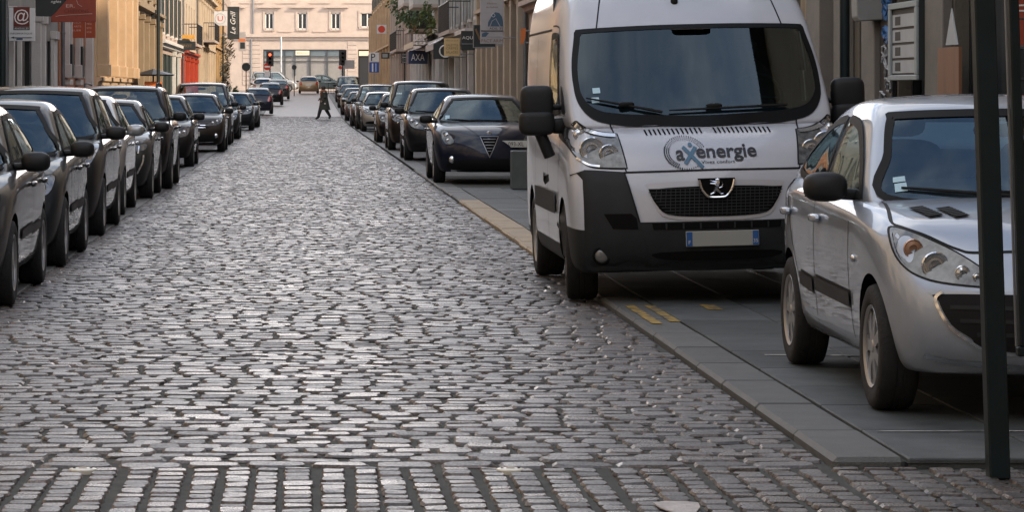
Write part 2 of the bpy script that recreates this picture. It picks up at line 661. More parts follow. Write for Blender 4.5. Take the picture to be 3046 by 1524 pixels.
def interior(root, cab, sy, sx, yd, zd, wd, y_end, seats, wheel, mirror, m=None):
    """lining, dashboard, seats, steering wheel and inner mirror behind the glass"""
    me = cab.data.copy(); me.materials.clear(); me.materials.append(LINING)
    vs_ = [v.co for v in me.vertices]
    cy = sum(v.y for v in vs_) / len(vs_); cz = sum(v.z for v in vs_) / len(vs_)
    for v in me.vertices: v.co = (v.co.x * sx, cy + (v.co.y - cy) * sy, cz + (v.co.z - cz) * sx)
    link('interior_lining', me, None, root)
    MB().sup((0, yd + .36, zd - .075), (wd * .92, .26, .075), 4, 20, 8).build('dashboard', LINING, root, smooth=True)
    MB().box(-wd, wd, yd + .40, y_end, zd - .12, zd - .04).build('cabin_floor', LINING, root)
    for (x, y, z, w_, h) in seats:
        mb = MB().sup((x, y, z), (w_, .085, h), 3.2, 18, 12)
        if w_ < .3: mb.sup((x, y + .03, z + h + .085), (.125, .05, .075), 3, 16, 10)
        mb.build('seat', SEAT, root, smooth=True)
    if wheel:
        x, y, z, r = wheel
        mb = MB().tube([(x + r * math.cos(t), y - r * .45 * math.sin(t), z + r * .9 * math.sin(t)) for t in np.linspace(0, 2 * math.pi, 25)], .016, 8, False)
        mb.tube([(x - r, y, z), (x + r, y, z)], .018, 6)
        mb.build('steering_wheel', LINING, root, smooth=True)
    if mirror:
        MB().sup(mirror, (.12, .03, .035), 3, 16, 8).build('inner_mirror', SEAL, root, smooth=True)


def lerp(a, b, t): return a + (b - a) * t


def plate(root, bvh, z, axis, txt=None, wd=.52, ht=.11, m=None, xoff=0, fade=None):
    o = Vector(proj(bvh, xoff, z, axis, .012))
    s = -1 if axis == 'front' else 1
    y = o.y
    pl = MB().box(xoff - wd / 2, xoff + wd / 2, y, y + .014 * s, z - ht / 2, z + ht / 2).build('number_plate', m or PLATE, root, bevel=.003)
    yy = y + .0165 * s
    b = MB().box(xoff - wd / 2 + .004, xoff - wd / 2 + .045, yy - .001, yy + .001, z - ht / 2 + .004, z + ht / 2 - .004).build('country_band', PLATEB, pl)
    if txt and s < 0:
        text_front('plate_lettering', txt, 1, INK, pl, (xoff + .015, yy - .002, z), width=wd * .74, height=ht * .6)
    return pl


def mirror_part(root, side, x, y, z, sz, m, arm=True):
    """door mirror: rounded shell on a short arm"""
    mb = MB()
    mb.sup((x + side * sz[0] * .55, y, z), (sz[0] * .5, sz[1], sz[2]), 2.8, 18, 10)
    mb.tube([(x - side * .06, y + .02, z - sz[2] * .55), (x + side * sz[0] * .2, y, z - sz[2] * .45)], .03, 8)
    o = mb.build('mirror', m, root, smooth=True, ang=60)
    g = MB().box(x + side * sz[0] * .12, x + side * sz[0] * .95, y + sz[1] * .96, y + sz[1] * 1.0, z - sz[2] * .7, z + sz[2] * .7).build('mirror_glass', GLASS, o)
    return o


def lamp_bowls(root, lamp, bvh, spots, side):
    """round reflectors inside a headlamp"""
    for (x, z, r, m) in spots:
        o = proj(bvh, x * side, z, 'front', .006)
        mb = MB().lathe([(0, .004), (.35 * r, .002), (.42 * r, -.008), (.8 * r, -.004), (.92 * r, -.010), (r, 0)], 'y', (o.x, o.y, o.z), 20, caps=False)
        mb.build('reflector', m, lamp, smooth=True, ang=50)


def handles(root, bvh, ys, z, m):
    for s, ax in ((-1, 'left'), (1, 'right')):
        for y in ys:
            o = proj(bvh, y, z, ax, .012)
            MB().sup((o.x + s * .012, y, z), (.022, .105, .022), 3, 14, 8).build('door_handle', m, root, smooth=True)


def wipers(root, bvh, pairs, off=.02):
    for (a, b) in pairs:
        pa = [proj(bvh, lerp(a[0], b[0], t), lerp(a[1], b[1], t), 'front', off) for t in np.linspace(0, 1, 8)]
        MB().tube(pa, [.012, .013, .011, .010, .010, .009, .008, .006], 6).build('wiper', SEAL, root, smooth=True)


DEF = dict(L=4.02, W=1.72, H=1.47, fo=.83, wb=2.5, r=.31, tw=.195, clear=.19, zn=.76, yc=1.02, zc=.97, yrf=1.72, yrr=3.3, yt=3.86, zbr=1.03,
           wbelt=.80, wroof=.585, bow=.20, nosey=.10, style='a', paint=P_BASE, lod=2, yb=2.28, windows=None, screen=None, plate_z=.47, plate_x=0,
           lamp=None, bowls=(), grille=None, tail=None, mirror_mat=PLAST, mirror_sz=(.22, .085, .075), rack=False, arch=None, fog=None, plate_txt=None,
           roof_drop=.06, handle_mat=None, lamp_mat=None, mouldings=True, clad=None, tails_high=False, hood_lines=True, bull=0.)


def build_car(name, **kw):
    P = dict(DEF); P.update(kw)
    L, W2, H = P['L'], P['W'] / 2, P['H']
    root = empty(name)
    pm = P['paint']
    fo, ra = P['fo'], P['fo'] + P['wb']
    c = MB()
    R_ = P['r'] * 1.13
    for y in (fo, ra):
        for s in (-1, 1):
            c.lathe([(R_, s * (W2 - .27)), (R_, s * (W2 + .2))], 'x', (0, y, P['r'] + .01), 40)
    cut = c.build('cut', DARKM)
    cb, zn, zc, zbr = P['clear'], P['zn'], P['zc'], P['zbr']
    ny = P['nosey']
    fr = [-1, -.86, -.5, 0, .5, .86, 1]

    def st(y, wf, zt, dy=(0, 0, 0, 0, 0), wt=.90, zsh=None, low=0):
        zs = zsh if zsh else zt - .10
        return [(y + dy[0], W2 * wf * .90, cb + low), (y + dy[1], W2 * wf * .965, cb + .11 + low * .6), (y + dy[2], W2 * wf, lerp(cb + .11, zs, .58)), (y + dy[3], W2 * wf * .985, zs), (y + dy[4], W2 * wf * wt, zt)]
    zb = P['bull']
    S = [st(0, .80, zn - .03, (.09, .0, .0, .03, ny), .86, zn - .17, .02),
         st(.10, .90, zn + .01, (.05, .01, 0, .04, ny * 1.1), .86, zn - .12, .01),
         st(.42, .985, lerp(zn, zc, .42) + .02 + zb, (0, 0, 0, 0, .02), .88, lerp(zn, zc, .3) - .06),
         st(fo + .1, 1., lerp(zn, zc, .80) + zb, (0,) * 5, .90, lerp(zn, zc, .72) - .06),
         st(P['yc'] + .22, 1., zc, (0,) * 5, .92, zc - .09),
         st(lerp(P['yc'], ra, .55), 1., lerp(zc, zbr, .5), (0,) * 5, .93, lerp(zc, zbr, .5) - .09),
         st(ra, 1., zbr, (0,) * 5, .93, zbr - .09),
         st(L - .40, .985, zbr, (0,) * 5, .92, zbr - .1),
         st(L - .10, .92, zbr - .02, (-.05, 0, 0, -.04, -.10), .90, zbr - .14),
         st(L, .84, zbr - .06, (-.1, 0, 0, -.06, -.15), .88, zbr - .2)]
    b = P['bow']
    bow = [b, b * .8, b * .25, 0, 0, 0, 0, -.02, -.09, -.12]
    crown = [.02, .03, .045, .05, .03, .02, .02, .02, .02, .01]
    def cre(a, b_, n, m, p):
        if a[2] == b_[2] == 3 and a[1] == b_[1] and a[1] in (0, m - 1) and min(a[0], b_[0]) >= 2 and max(a[0], b_[0]) <= 8: return .62
        if a[2] == b_[2] == 1 and a[1] == b_[1] and a[1] in (0, m - 1) and min(a[0], b_[0]) >= 3 and max(a[0], b_[0]) <= 6: return .5
        if a[2] == b_[2] == p - 1 and a[1] == b_[1] and a[1] in (1, m - 2) and max(a[0], b_[0]) <= 4: return .45
        return 0.
    body = shell('body', S, fr, bow, crown, P['lod'], [pm, DARKM], cut, cre)
    bpy.data.objects.remove(cut)
    body.parent = root
    # cabin
    yc, yrf, yrr, yt = P['yc'], P['yrf'], P['yrr'], P['yt']
    wb_, wr = P['wbelt'], P['wroof']
    T = [0, .34, .72, .93, 1.0]
    cbow = .16

    def cs(y0, y1, z0, z1, wm=1., wt=1.):
        out = []
        for k, t in enumerate(T):
            hw = lerp(wb_ * wm, wr * wt, t ** 1.25) if k < 4 else wr * wt * .93
            yy = lerp(y0, y1, t if k < 4 else 1.06)
            out.append((yy, hw, lerp(z0, z1, t)))
        return out
    rd = P['roof_drop']
    C = [cs(yc, yrf, zc - .05, H - .055, .97, .97), cs(yc + .09, yrf + .09, zc - .05, H - .035, .99, 1.), cs(lerp(yc, yrf, .8), yrf + .38, zc - .05, H - .012), cs(2.2, lerp(yrf, yrr, .55), zc, H - .012, 1., 1.),
         cs(lerp(2.2, yt, .75), yrr - .3, zbr - .05, H - .02 - rd * .45, 1., .99), cs(yt - .1, yrr - .06, zbr - .05, H - .03 - rd, .97, .96), cs(yt, yrr + .02, zbr - .05, H - .045 - rd, .94, .93)]
    fr2 = [-1, -.88, -.45, 0, .45, .88, 1]
    cab = shell('cabin', C, fr2, [cbow, cbow * .9, 0, 0, 0, -.06, -.07], [.015, .02, .03, .035, .03, .02, .015], P['lod'] + (1 if P['lod'] < 3 else 0), [pm])
    cab.parent = root
    bv = bvh_of([body, cab])
    cv = bvh_of([cab])
    # windscreen, from the front
    zt = H - .075
    scr = P['screen'] or cr([(-wb_ * .90, zc + .015), (0, zc - .005), (wb_ * .90, zc + .015), (lerp(wb_, wr, .5) * .90, lerp(zc, zt, .55)), (wr * .895, zt - .03), (wr * .82, zt), (0, zt + .018), (-wr * .82, zt), (-wr * .895, zt - .03), (-lerp(wb_, wr, .5) * .90, lerp(zc, zt, .55))], 5)
    strip('windscreen_seal', cv, [(x * .985, lerp(lerp(zc, zt, .5), zz, .985)) for x, zz in scr], .036, 'front', SEAL, root, .009, .05, True)
    sg = patch('windscreen', cv, scr, 'front', GLASSW, root, .006, .07, 4)
    # rear screen
    zr0, zr1 = zbr + .06, H - .09 - rd
    rwp = cr([(-wb_ * .84, zr0), (0, zr0 - .01), (wb_ * .84, zr0), (wr * .84, zr1), (0, zr1 + .012), (-wr * .84, zr1)], 5)
    patch('rear_window', cv, rwp, 'rear', GLASSW, root, .006, .09, 3)
    strip('rear_window_seal', cv, rwp, .05, 'rear', SEAL, root, .008, .06, True)
    # side windows
    yb = P['yb']
    if P['windows']:
        wins = P['windows']
    else:
        zl = lambda y: lerp(zc, zbr, (y - yc) / (yt - yc)) + .025
        ztf = H - .125
        a0 = yc + cbow + .30
        a1 = yrf + cbow + .12
        ytop = yrr - .1
        wins = [cr([(a0, zl(a0) + .005, 1), (lerp(a0, a1, .5) + .01, lerp(zl(a0), ztf, .54)), (a1, ztf - .03), (a1 + .14, ztf), (yb - .03, ztf + .012, 1), (yb - .03, zl(yb), 1)], 4),
                cr([(yb + .05, zl(yb), 1), (yb + .05, ztf + .012, 1), (lerp(yb, ytop, .6), ztf), (ytop - .05, ztf - .06 - rd * .5), (yt - .42, lerp(zbr, ztf, .35)), (yt - .55, zl(yt - .5) + .01)], 4)]
    allw = [p for wn in wins for p in wn]
    for s, ax in ((-1, 'left'), (1, 'right')):
        for wn in wins:
            strip('window_seal', bv, wn, .045, ax, SEAL, root, .008, .06, True)
            patch('side_window', bv, wn, ax, GLASSW, root, .006, .10, 2)
    open_holes(cab, [(scr, 'front'), (rwp, 'rear')] + [(wn, ax) for wn in wins for ax in ('left', 'right')])
    zm = max(zc, zbr)
    interior(root, cab, .985, .968, yc + .18, zm + .03, wb_ * .80, yt - .25,
             [(-.36, yb - .05, zm + .06, .22, min(.20, (H - zm) * .36)), (.36, yb - .05, zm + .06, .22, min(.20, (H - zm) * .36)), (0, yt - .62, zm + .02, wb_ * .74, .13)],
             (.36, yc + .70, zm + .02, .17), (0, yrf + .12, H - .17))
    # lamps
    lp = P['lamp'] or cr([(.40, zn - .15), (.70, zn - .12), (.77, zn + .02), (.72, zn + .055), (.55, zn - .02)], 5)
    for s in (-1, 1):
        o2 = lp if s > 0 else mirrored(lp)
        if P['lod'] >= 2:
            mb = MB(); strip_geo(mb, bv, o2, .016, 'front', .003, .05, True)
            mb.build('headlight_seal', SEAL, root, smooth=True)
        la = patch('headlight', bv, o2, 'front', P['lamp_mat'] or LENS, root, .005, .06, 1)
        lamp_bowls(root, la, bv, P['bowls'] or [(.56, zn - .075, .055, BOWL), (.66, zn - .05, .05, BOWL)], s)
        tl = P['tail'] or cr([(.56, zbr - .30), (.74, zbr - .28), (.78, zbr - .12), (.76, zbr - .03), (.62, zbr - .06)], 5)
        patch('tail_light', bv, tl if s > 0 else mirrored(tl), 'rear', TAIL, root, .006, .06, 1)
    for k, (nm, poly, mm) in enumerate(P['grille'] or [('grille', cr([(-.36, zn - .16), (.36, zn - .16), (.33, zn - .24), (-.33, zn - .24)], 4), MESHG), ('air_intake', cr([(-.58, .30), (.58, .30), (.5, .40), (-.5, .40)], 4), MESHG)]):
        patch(nm, bv, poly, 'front', mm, root, .004 + .005 * k, .05, 1)
    if P['fog']:
        for s in (-1, 1):
            o = proj(bv, s * P['fog'][0], P['fog'][1], 'front', .0)
            MB().lathe([(0, -.012), (.045, -.010), (.06, 0)], 'y', o, 16, False).build('fog_light', BOWL, root, smooth=True)
    plate(root, bv, P['plate_z'], 'front', P['plate_txt'], xoff=P['plate_x'])
    plate(root, bv, lerp(.5, zbr, .35), 'rear')
    # mirrors, handles, wheels
    for s in (-1, 1):
        mirror_part(root, s, s * W2 * .95, yc + cbow + .37, zc + .055, P['mirror_sz'], pm if P['mirror_mat'] is None else P['mirror_mat'])
        for y in (fo, ra):
            add_wheel(root, s * (W2 - P['tw'] / 2 - .012), y, P['r'], P['tw'], P['style'], s)
    if P['lod'] >= 2:
        handles(root, bv, (yb - .12, yb + .85) if P['wb'] > 2.3 else (yb,), zc - .13, P['handle_mat'] or pm)
        for ax in ('left', 'right'):
            strip('panel_gap', bv, cr([(yc + cbow + .22, zc - .06), (yc + cbow + .20, .55), (fo + .50, .30)], 5, False), .010, ax, SEAL, root, .0015)
            strip('panel_gap', bv, [(yb + .01, zc), (yb, .30)], .010, ax, SEAL, root, .0015)
            strip('panel_gap', bv, cr([(ra + .10, zbr - .03), (ra - .10, .75), (ra - .38, .48)], 5, False), .010, ax, SEAL, root, .0015)
        if P['hood_lines']:
            strip('panel_gap', bv, cr([(-.62, zn - .0), (0, zn + .012), (.62, zn - .0)], 6, False), .009, 'front', SEAL, root, .002)
        if P['mouldings']:
            for s, ax in ((-1, 'left'), (1, 'right')):
                for y0, y1 in ((fo + .52, yb - .03), (yb + .04, ra - .42)):
                    mb = MB(); strip_geo(mb, bv, [(y0, .49), (y1, .51)], .07, ax, .012, .1)
                    strip_geo(mb, bv, [(y0, .49), (y1, .51)], .09, ax, .002, .1)
                    mb.build('side_moulding', PLAST, root, smooth=True)
        wipers(root, cv, [((wb_ * .45, zc + .02), (-wb_ * .28, zc + .035)), ((-wb_ * .1, zc + .015), (-wb_ * .75, zc + .05))], .014)
        # sills and bumper lip
    if P['clad']:
        for ax in ('left', 'right'):
            for yy in (fo, ra):
                mb = MB()
                strip_geo(mb, bv, [(yy + R_ * 1.1 * math.cos(t), P['r'] + R_ * 1.1 * math.sin(t)) for t in np.linspace(-.15, math.pi + .15, 16)], .075, ax, .010)
                mb.build('wheel_arch_trim', PLAST, root, smooth=True)
            strip('sill_trim', bv, [(fo + R_, .29), (ra - R_, .29)], .14, ax, PLAST, root, .008)
    if P['rack']:
        for s in (-1, 1):
            x = s * wr * .86
            MB().tube([(x, yrf + .35, H - .03), (x, yrf + .42, H + .03), (x, lerp(yrf, yrr, .5), H + .045), (x, yrr - .25, H + .02), (x, yrr - .18, H - .05)], .016, 6).build('roof_rail', P['rack'], root, smooth=True)
    return root, bv, P


def place(root, x, y, label, group='cars parked along the street', rot=0, z=None, cat='car'):
    """x: middle of the car; y: where its end nearest the viewer stands"""
    root.location = (x, y, gz(y + 2) if z is None else z)
    root.rotation_euler = (0, 0, rot)
    sl = (gz(y + 4) - gz(y)) / 4.
    if rot == 0: root.rotation_euler = (math.atan(sl), 0, 0)
    tag(root, label, cat, group)
    return root
# ------------------------------------------------------------------ the silver hatchback, front right
PAVE = .032
silver, sbv, SP = build_car(
    'silver_hatchback', L=3.87, W=1.655, H=1.49, fo=.79, wb=2.44, r=.30, tw=.185, clear=.205, zn=.80, yc=.98, zc=.985, yrf=1.60, yrr=3.05, yt=3.74, zbr=1.05,
    wbelt=.775, wroof=.585, bow=.22, nosey=.13, style='b', paint=P_SILVER, lod=3, yb=2.36, plate_z=.44,
    screen=cr([(-.665, .985), (0, .96), (.665, .985), (.615, 1.2), (.560, 1.365), (.50, 1.395), (0, 1.41), (-.50, 1.395), (-.560, 1.365), (-.615, 1.2)], 6),
    windows=[cr([(1.36, .995, 1), (1.60, 1.17), (1.90, 1.315), (2.12, 1.36), (2.30, 1.37, 1), (2.27, 1.015, 1)], 5),
             cr([(2.37, 1.018, 1), (2.40, 1.37, 1), (2.68, 1.345), (2.98, 1.26), (3.22, 1.13), (3.10, 1.055)], 5)],
    lamp=cr([(.754, .863), (.72, .870), (.626, .832), (.511, .772), (.414, .7025), (.36, .66), (.37, .635), (.404, .626), (.588, .641), (.687, .671), (.741, .719), (.762, .787)], 4),
    bowls=[(.686, .782, .047, AMBER), (.603, .709, .066, BOWL), (.497, .681, .036, BOWL), (.44, .665, .021, BOWL)],
    grille=[('grille_surround', cr([(-.625, .57), (-.60, .60), (0, .605), (.60, .60), (.625, .57), (.572, .44), (.49, .372), (.40, .325), (0, .30), (-.40, .325), (-.49, .372), (-.572, .44)], 5), P_SILVER),
            ('grille', cr([(-.607, .556), (-.58, .586), (0, .59), (.58, .586), (.607, .556), (.557, .452), (.478, .394), (.40, .345), (0, .32), (-.40, .345), (-.478, .394), (-.557, .452)], 5), MESHG)],
    hood_lines=False)
for s in (-1, 1):
    mb = MB()
    strip_geo(mb, sbv, cr([(s * .69, .975), (s * .735, .90), (s * .70, .876), (s * .62, .845), (s * .50, .788), (s * .40, .775), (0, .80)], 6, False), .011, 'front', .002)
    mb.build('bonnet_gap', SEAL, silver)
    for dx in (0, .112):
        q = [(.622 - dx, .955), (.552 - dx, .963), (.502 - dx, .930), (.57 - dx, .920)]
        vq = patch('bonnet_vent', sbv, [(s * a, b) for a, b in q], 'front', DARKM, silver, .007, .02, 0)
        mb = MB()
        for t in np.linspace(.15, .85, 6):
            a = (lerp(q[0][0], q[3][0], t) * s, lerp(q[0][1], q[3][1], t)); b = (lerp(q[1][0], q[2][0], t) * s, lerp(q[1][1], q[2][1], t))
            strip_geo(mb, sbv, [a, b], .003, 'front', .008, .02)
        mb.build('vent_slat', PLASTV, vq)
# grille bars, painted highlights on grille edge and bumper crease, stickers, side repeaters
gb = [c for c in silver.children if c.name.startswith('grille') and 'surround' not in c.name][0]
for z in (.53, .47, .41):
    hw = {.53: .56, .47: .52, .41: .45}[z]
    strip('grille_bar', sbv, [(-hw, z), (hw, z)], .018, 'front', PLASTV, gb, .012, .06)
strip('grille_edge_highlight', sbv, cr([(-.36, .328), (-.40, .334), (-.484, .383), (-.566, .447), (-.618, .556), (-.588, .594)], 6, False), .013, 'front', CHROME, silver, .016, .03)  # chrome strips paint the highlight along the edge of the grille surround
strip('grille_edge_highlight', sbv, cr([(.36, .328), (.40, .334), (.484, .383), (.566, .447), (.618, .556), (.588, .594)], 6, False), .013, 'front', CHROME, silver, .016, .03)
strip('bumper_lip', sbv, cr([(-.66, .30), (-.5, .275), (0, .255), (.5, .275), (.66, .30)], 6, False), .022, 'front', CHROME, silver, .004, .05)  # bright strip stands in for the highlight on the bumper's lower crease
for z0, z1 in ((1.02, 1.06), (1.065, 1.09)):
    patch('windscreen_sticker', bvh_of([c for c in silver.children if c.name.startswith('windscreen') and 'seal' not in c.name]), [(-.615, z0), (-.555, z0 + .008), (-.553, z1 + .008), (-.61, z1)], 'front', STICK, silver, .004, .03, 0)
for s, ax in ((-1, 'left'), (1, 'right')):
    o = proj(sbv, 1.18, .70, ax, .005)
    MB().sup(o, (.012, .03, .018), 2.2, 12, 8).build('side_repeater', CHROME, silver, smooth=True)
place(silver, 3.53, 13.82, 'silver five door hatchback with black door mirrors parked behind the dark post', z=PAVE, group='cars parked along the street')

# ------------------------------------------------------------------ the white van
def build_van():
    root = empty('delivery_van')
    W2, L, fo, wb, r = 1.025, 4.96, .95, 3.0, .345
    ra = fo + wb
    c = MB()
    for y in (fo, ra):
        for s in (-1, 1):
            c.lathe([(r * 1.16, s * (W2 - .30)), (r * 1.16, s * (W2 + .2))], 'x', (0, y, r + .02), 44)
    cut = c.build('cut', DARKM)
    fr = [-1, -.9, -.55, 0, .55, .9, 1]

    def st(ys, ws, zs): return list(zip(ys, [W2 * q for q in ws], zs))
    S = [st((.07, .0, .0, .04, .10), (.83, .87, .87, .86, .80), (.25, .40, .68, .90, 1.0)),
         st((.12, .07, .07, .14, .26), (.93, .955, .955, .945, .84), (.24, .40, .70, .96, 1.13)),
         st((.36, .34, .34, .42, .50), (.965, .995, .998, .985, .88), (.24, .40, .72, 1.02, 1.235)),
         st((.66, .66, .66, .70, .74), (.965, 1., 1., .995, .935), (.24, .40, .73, 1.08, 1.285)),
         st((1.35,) * 5, (.965, 1., 1., .995, .955), (.25, .40, .73, 1.10, 1.31)),
         st((2.5,) * 5, (.965, 1., 1., .995, .965), (.25, .40, .73, 1.10, 1.37)),
         st((ra,) * 5, (.965, 1., 1., .995, .965), (.25, .40, .73, 1.10, 1.37)),
         st((4.75,) * 5, (.965, .99, .99, .985, .96), (.26, .40, .73, 1.10, 1.37)),
         st((4.95,) * 5, (.93, .95, .95, .95, .93), (.30, .42, .73, 1.10, 1.37))]
    body = shell('body', S, fr, [.20, .14, .04, 0, 0, 0, 0, 0, -.02], [.02, .03, .03, .02, .01, 0, 0, 0, 0], 3, [P_VAN, DARKM], cut)
    bpy.data.objects.remove(cut)
    body.parent = root
    body.data.materials.append(PLASTV)
    for q in body.data.polygons:
        c_ = q.center
        if q.material_index == 0 and c_.y < .60 and c_.z < .55: q.material_index = 2
        if q.material_index == 0 and c_.z < .40: q.material_index = 2
    Z = (1.26, 1.60, 1.97, 2.24, 2.46)

    def cs(ys, ws=(.965, .955, .925, .88, .74), zs=Z): return st(ys, ws, zs)
    C = [cs((.50, .86, 1.20, 1.47, 1.83), (.94, .925, .885, .83, .67)), cs((.64, 1.0, 1.32, 1.58, 1.93), (.965, .952, .915, .865, .71)), cs((1.3, 1.5, 1.7, 1.95, 2.25), (.97, .96, .93, .885, .75), (1.26, 1.60, 1.97, 2.27, 2.50)),
         cs((2.5,) * 5, (.975, .97, .945, .90, .77), (1.28, 1.62, 2.0, 2.30, 2.53)), cs((4.3,) * 5, (.975, .97, .945, .90, .77), (1.28, 1.62, 2.0, 2.30, 2.53)),
         cs((4.86,) * 5, (.965, .96, .935, .89, .76), (1.28, 1.62, 2.0, 2.30, 2.52)), cs((4.95,) * 5, (.92, .92, .90, .86, .74), (1.28, 1.62, 2.0, 2.28, 2.48))]
    cab = shell('cabin', C, fr, [.16, .14, 0, 0, 0, 0, -.02], [.03, .03, .04, .05, .05, .04, .03], 3, [P_VAN])
    cab.parent = root
    bv = bvh_of([body, cab]); cv = bvh_of([cab])
    # windscreen with broad black border
    zb, zt = 1.335, 1.985
    half = [(.30, 1.272), (.62, 1.288), (.80, 1.335), (.893, 1.45), (.914, 1.60), (.906, 1.76), (.872, 1.94), (.858, 1.996), (.80, 2.012), (.4, 2.025)]
    out = cr([(0, 1.264)] + half + [(0, 2.028)] + [(-a_, b_) for a_, b_ in half[::-1]], 5)
    hin = [(.30, 1.352), (.60, 1.368), (.77, 1.405), (.858, 1.50), (.880, 1.62), (.873, 1.76), (.840, 1.94), (.825, 1.972), (.77, 1.982), (.4, 1.994), (.17, 1.996), (.13, 1.945)]
    inn = cr([(0, 1.342)] + hin + [(0, 1.94)] + [(-a_, b_) for a_, b_ in hin[::-1]], 4)
    FRIT = mat('windscreen_frit', (.005, .006, .007), rough=.5, spec=.12)
    no = len(out)
    vv = [proj(bv, a_, b_, 'front', .007) for a_, b_ in out]
    pin = [min(out, key=lambda q: 0) for _ in ()]
    cxm, czm = 0., 1.65
    vi = []
    for a_, b_ in out:
        # inner edge of the black border: broad at the foot and along the header
        k_ = .93
        qa, qb = a_ * .955, (czm + (b_ - czm) * .90) if b_ > czm else (czm + (b_ - czm) * .80)
        vi.append(proj(bv, qa, qb, 'front', .0135))
    MB().add(vv + vi, [(i, (i + 1) % no, no + (i + 1) % no, no + i) for i in range(no)]).build('windscreen_border', FRIT, root, smooth=True)
    SIDEW = cr([(1.38, 1.40, 1), (1.55, 1.66), (1.74, 1.94), (1.86, 1.975), (2.14, 1.975), (2.17, 1.93), (2.17, 1.42), (2.12, 1.38)], 5)
    wg = patch('windscreen', bv, inn, 'front', GLASSV, root, .010, .07, 4)
    gv = bvh_of([wg])
    for (x, z) in ((-.755, 1.545), (-.77, 1.475)):
        patch('windscreen_sticker', gv, [(x - .027, z - .02), (x + .027, z - .018), (x + .027, z + .022), (x - .027, z + .02)], 'front', STICK, wg, .004, .02, 0)
    wipers(root, bv, [((-.30, 1.36), (-.83, 1.475)), ((.62, 1.39), (-.25, 1.37))], .03)
    for x, z in ((-.55, 1.42), (.08, 1.395)):
        o = proj(bv, x, z, 'front', .03)
        MB().sup(o, (.06, .025, .02), 3, 12, 8).build('wiper_mount', SEAL, root, smooth=True)
    # black bumper corners
    BL = [(-1.10, .22, 1), (-1.10, .90, 1), (-.93, .965), (-.88, .972), (-.636, .955, 1), (-.54, .60), (-.50, .42), (-.46, .23, 1)]
    for s in (-1, 1):
        q = [(p[0] * -s,) + tuple(p[1:]) for p in BL]
        patch('bumper_corner', bv, cr(q, 5), 'front', PLASTV, root, .012, .05, 1)
    lowb = [(-.565, .60, 1), (.565, .60, 1), (.50, .42), (.455, .23, 1), (-.455, .23, 1), (-.50, .42)]
    bc = patch('bumper_centre', bv, cr(lowb, 5), 'front', PLASTV, root, .009, .05, 1)
    # silver nose panel with the big grille
    patch('grille_surround', bv, cr([(-.48, .835), (-.455, .875), (0, .89), (.455, .875), (.48, .835), (.44, .72), (.34, .625), (0, .605), (-.34, .625), (-.44, .72)], 5), 'front', mat('nose_panel', (.42, .42, .44), rough=.4, coat=.6, coat_r=.1), root, .006, .05, 1)
    gr = patch('grille', bv, cr([(-.475, .828, 1), (-.3, .842), (0, .848), (.3, .842), (.475, .828, 1), (.43, .73), (.33, .648), (0, .632), (-.33, .648), (-.43, .73)], 5), 'front', DARKM, root, .010, .05, 1)
    mb = MB()
    for k in range(9):
        z = .655 + k * .022
        hw = .475 - max(0, (.80 - z)) * .85
        strip_geo(mb, bv, [(-hw, z), (hw, z)], .006, 'front', .015, .05)
    for k in range(-14, 15):
        x = k * .033
        zl = .64 + max(0, abs(x) - .3) * 1.0
        if abs(x) < .45: strip_geo(mb, bv, [(x, zl), (x + .012, .835)], .005, 'front', .015, .05)
    mb.build('grille_mesh', PLASTV, gr)
    # gaps
    def gap(pts, ax, wd=.012, off=.003, v=None): strip('panel_gap', v or bv, pts, wd, ax, SEAL, root, off)
    for s in (-1, 1):
        gap(cr([(s * .69, 1.345), (s * .665, 1.20), (s * .63, 1.0), (s * .62, .955)], 6, False), 'front', .011)
        gap([(s * .636, .955), (s * .545, .60)], 'front', .012, .014)
    gap([(-.63, .955), (0, .962), (.63, .955)], 'front', .014)
    for ax in ('left', 'right'):
        gap(cr([(1.28, 1.34), (1.26, .9), (1.40, .42)], 5, False), ax)
        gap([(2.25, 2.02), (2.25, .35)], ax)
        gap(cr([(1.30, 1.30), (1.55, 1.75), (1.72, 2.0), (1.90, 2.05), (2.22, 2.06)], 6, False), ax)
        gap([(2.3, 2.03), (4.9, 2.03)], ax, .018)
        gap([(2.35, .62), (3.45, .62)], ax)
        gap([(3.5, 1.98), (3.5, .8)], ax)
    for s in (-1, 1):
        gap(cr([(s * .70, 2.01), (s * .655, 2.2), (s * .60, 2.40)], 5, False), 'front', .010, .003, cv)
    # door windows, sill mouldings, handles
    for s, ax in ((-1, 'left'), (1, 'right')):
        patch('side_window', bv, SIDEW, ax, GLASSV, root, .006, .09, 2)
        strip('window_seal', bv, SIDEW, .05, ax, SEAL, root, .010, .06, True)
        patch('quarter_window', bv, cr([(1.02, 1.40), (1.24, 1.40), (1.30, 1.60)], 4), ax, SEAL, root, .006, .06, 1)
        strip('side_moulding', bv, [(1.45, .70), (3.45, .70)], .16, ax, PLASTV, root, .014, .1)
        o = proj(bv, 2.06, 1.13, ax, .01)
        MB().sup(o, (.025, .10, .03), 3, 14, 8).build('door_handle', PLAST, root, smooth=True)
        # mirrors: tall two part shell on two arms
        x0 = s * .985
        mb = MB()
        mb.sup((s * 1.17, 1.26, 1.475), (.125, .075, .125), 4.2, 22, 14)
        mb.sup((s * 1.175, 1.255, 1.315), (.135, .085, .095), 4.2, 22, 14)
        mb.tube([(s * .93, 1.30, 1.43), (s * 1.10, 1.27, 1.43)], .022, 8)
        mb.sup((s * 1.0, 1.30, 1.29), (.075, .06, .06), 4, 16, 10)
        mb.tube([(s * 1.15, 1.26, 1.24), (s * 1.08, 1.28, 1.06)], .045, 10)
        mo = mb.build('mirror', PLAST, root, smooth=True, ang=60)
        MB().box(s * 1.07, s * 1.27, 1.333, 1.339, 1.39, 1.57).build('mirror_glass', GLASS, mo)
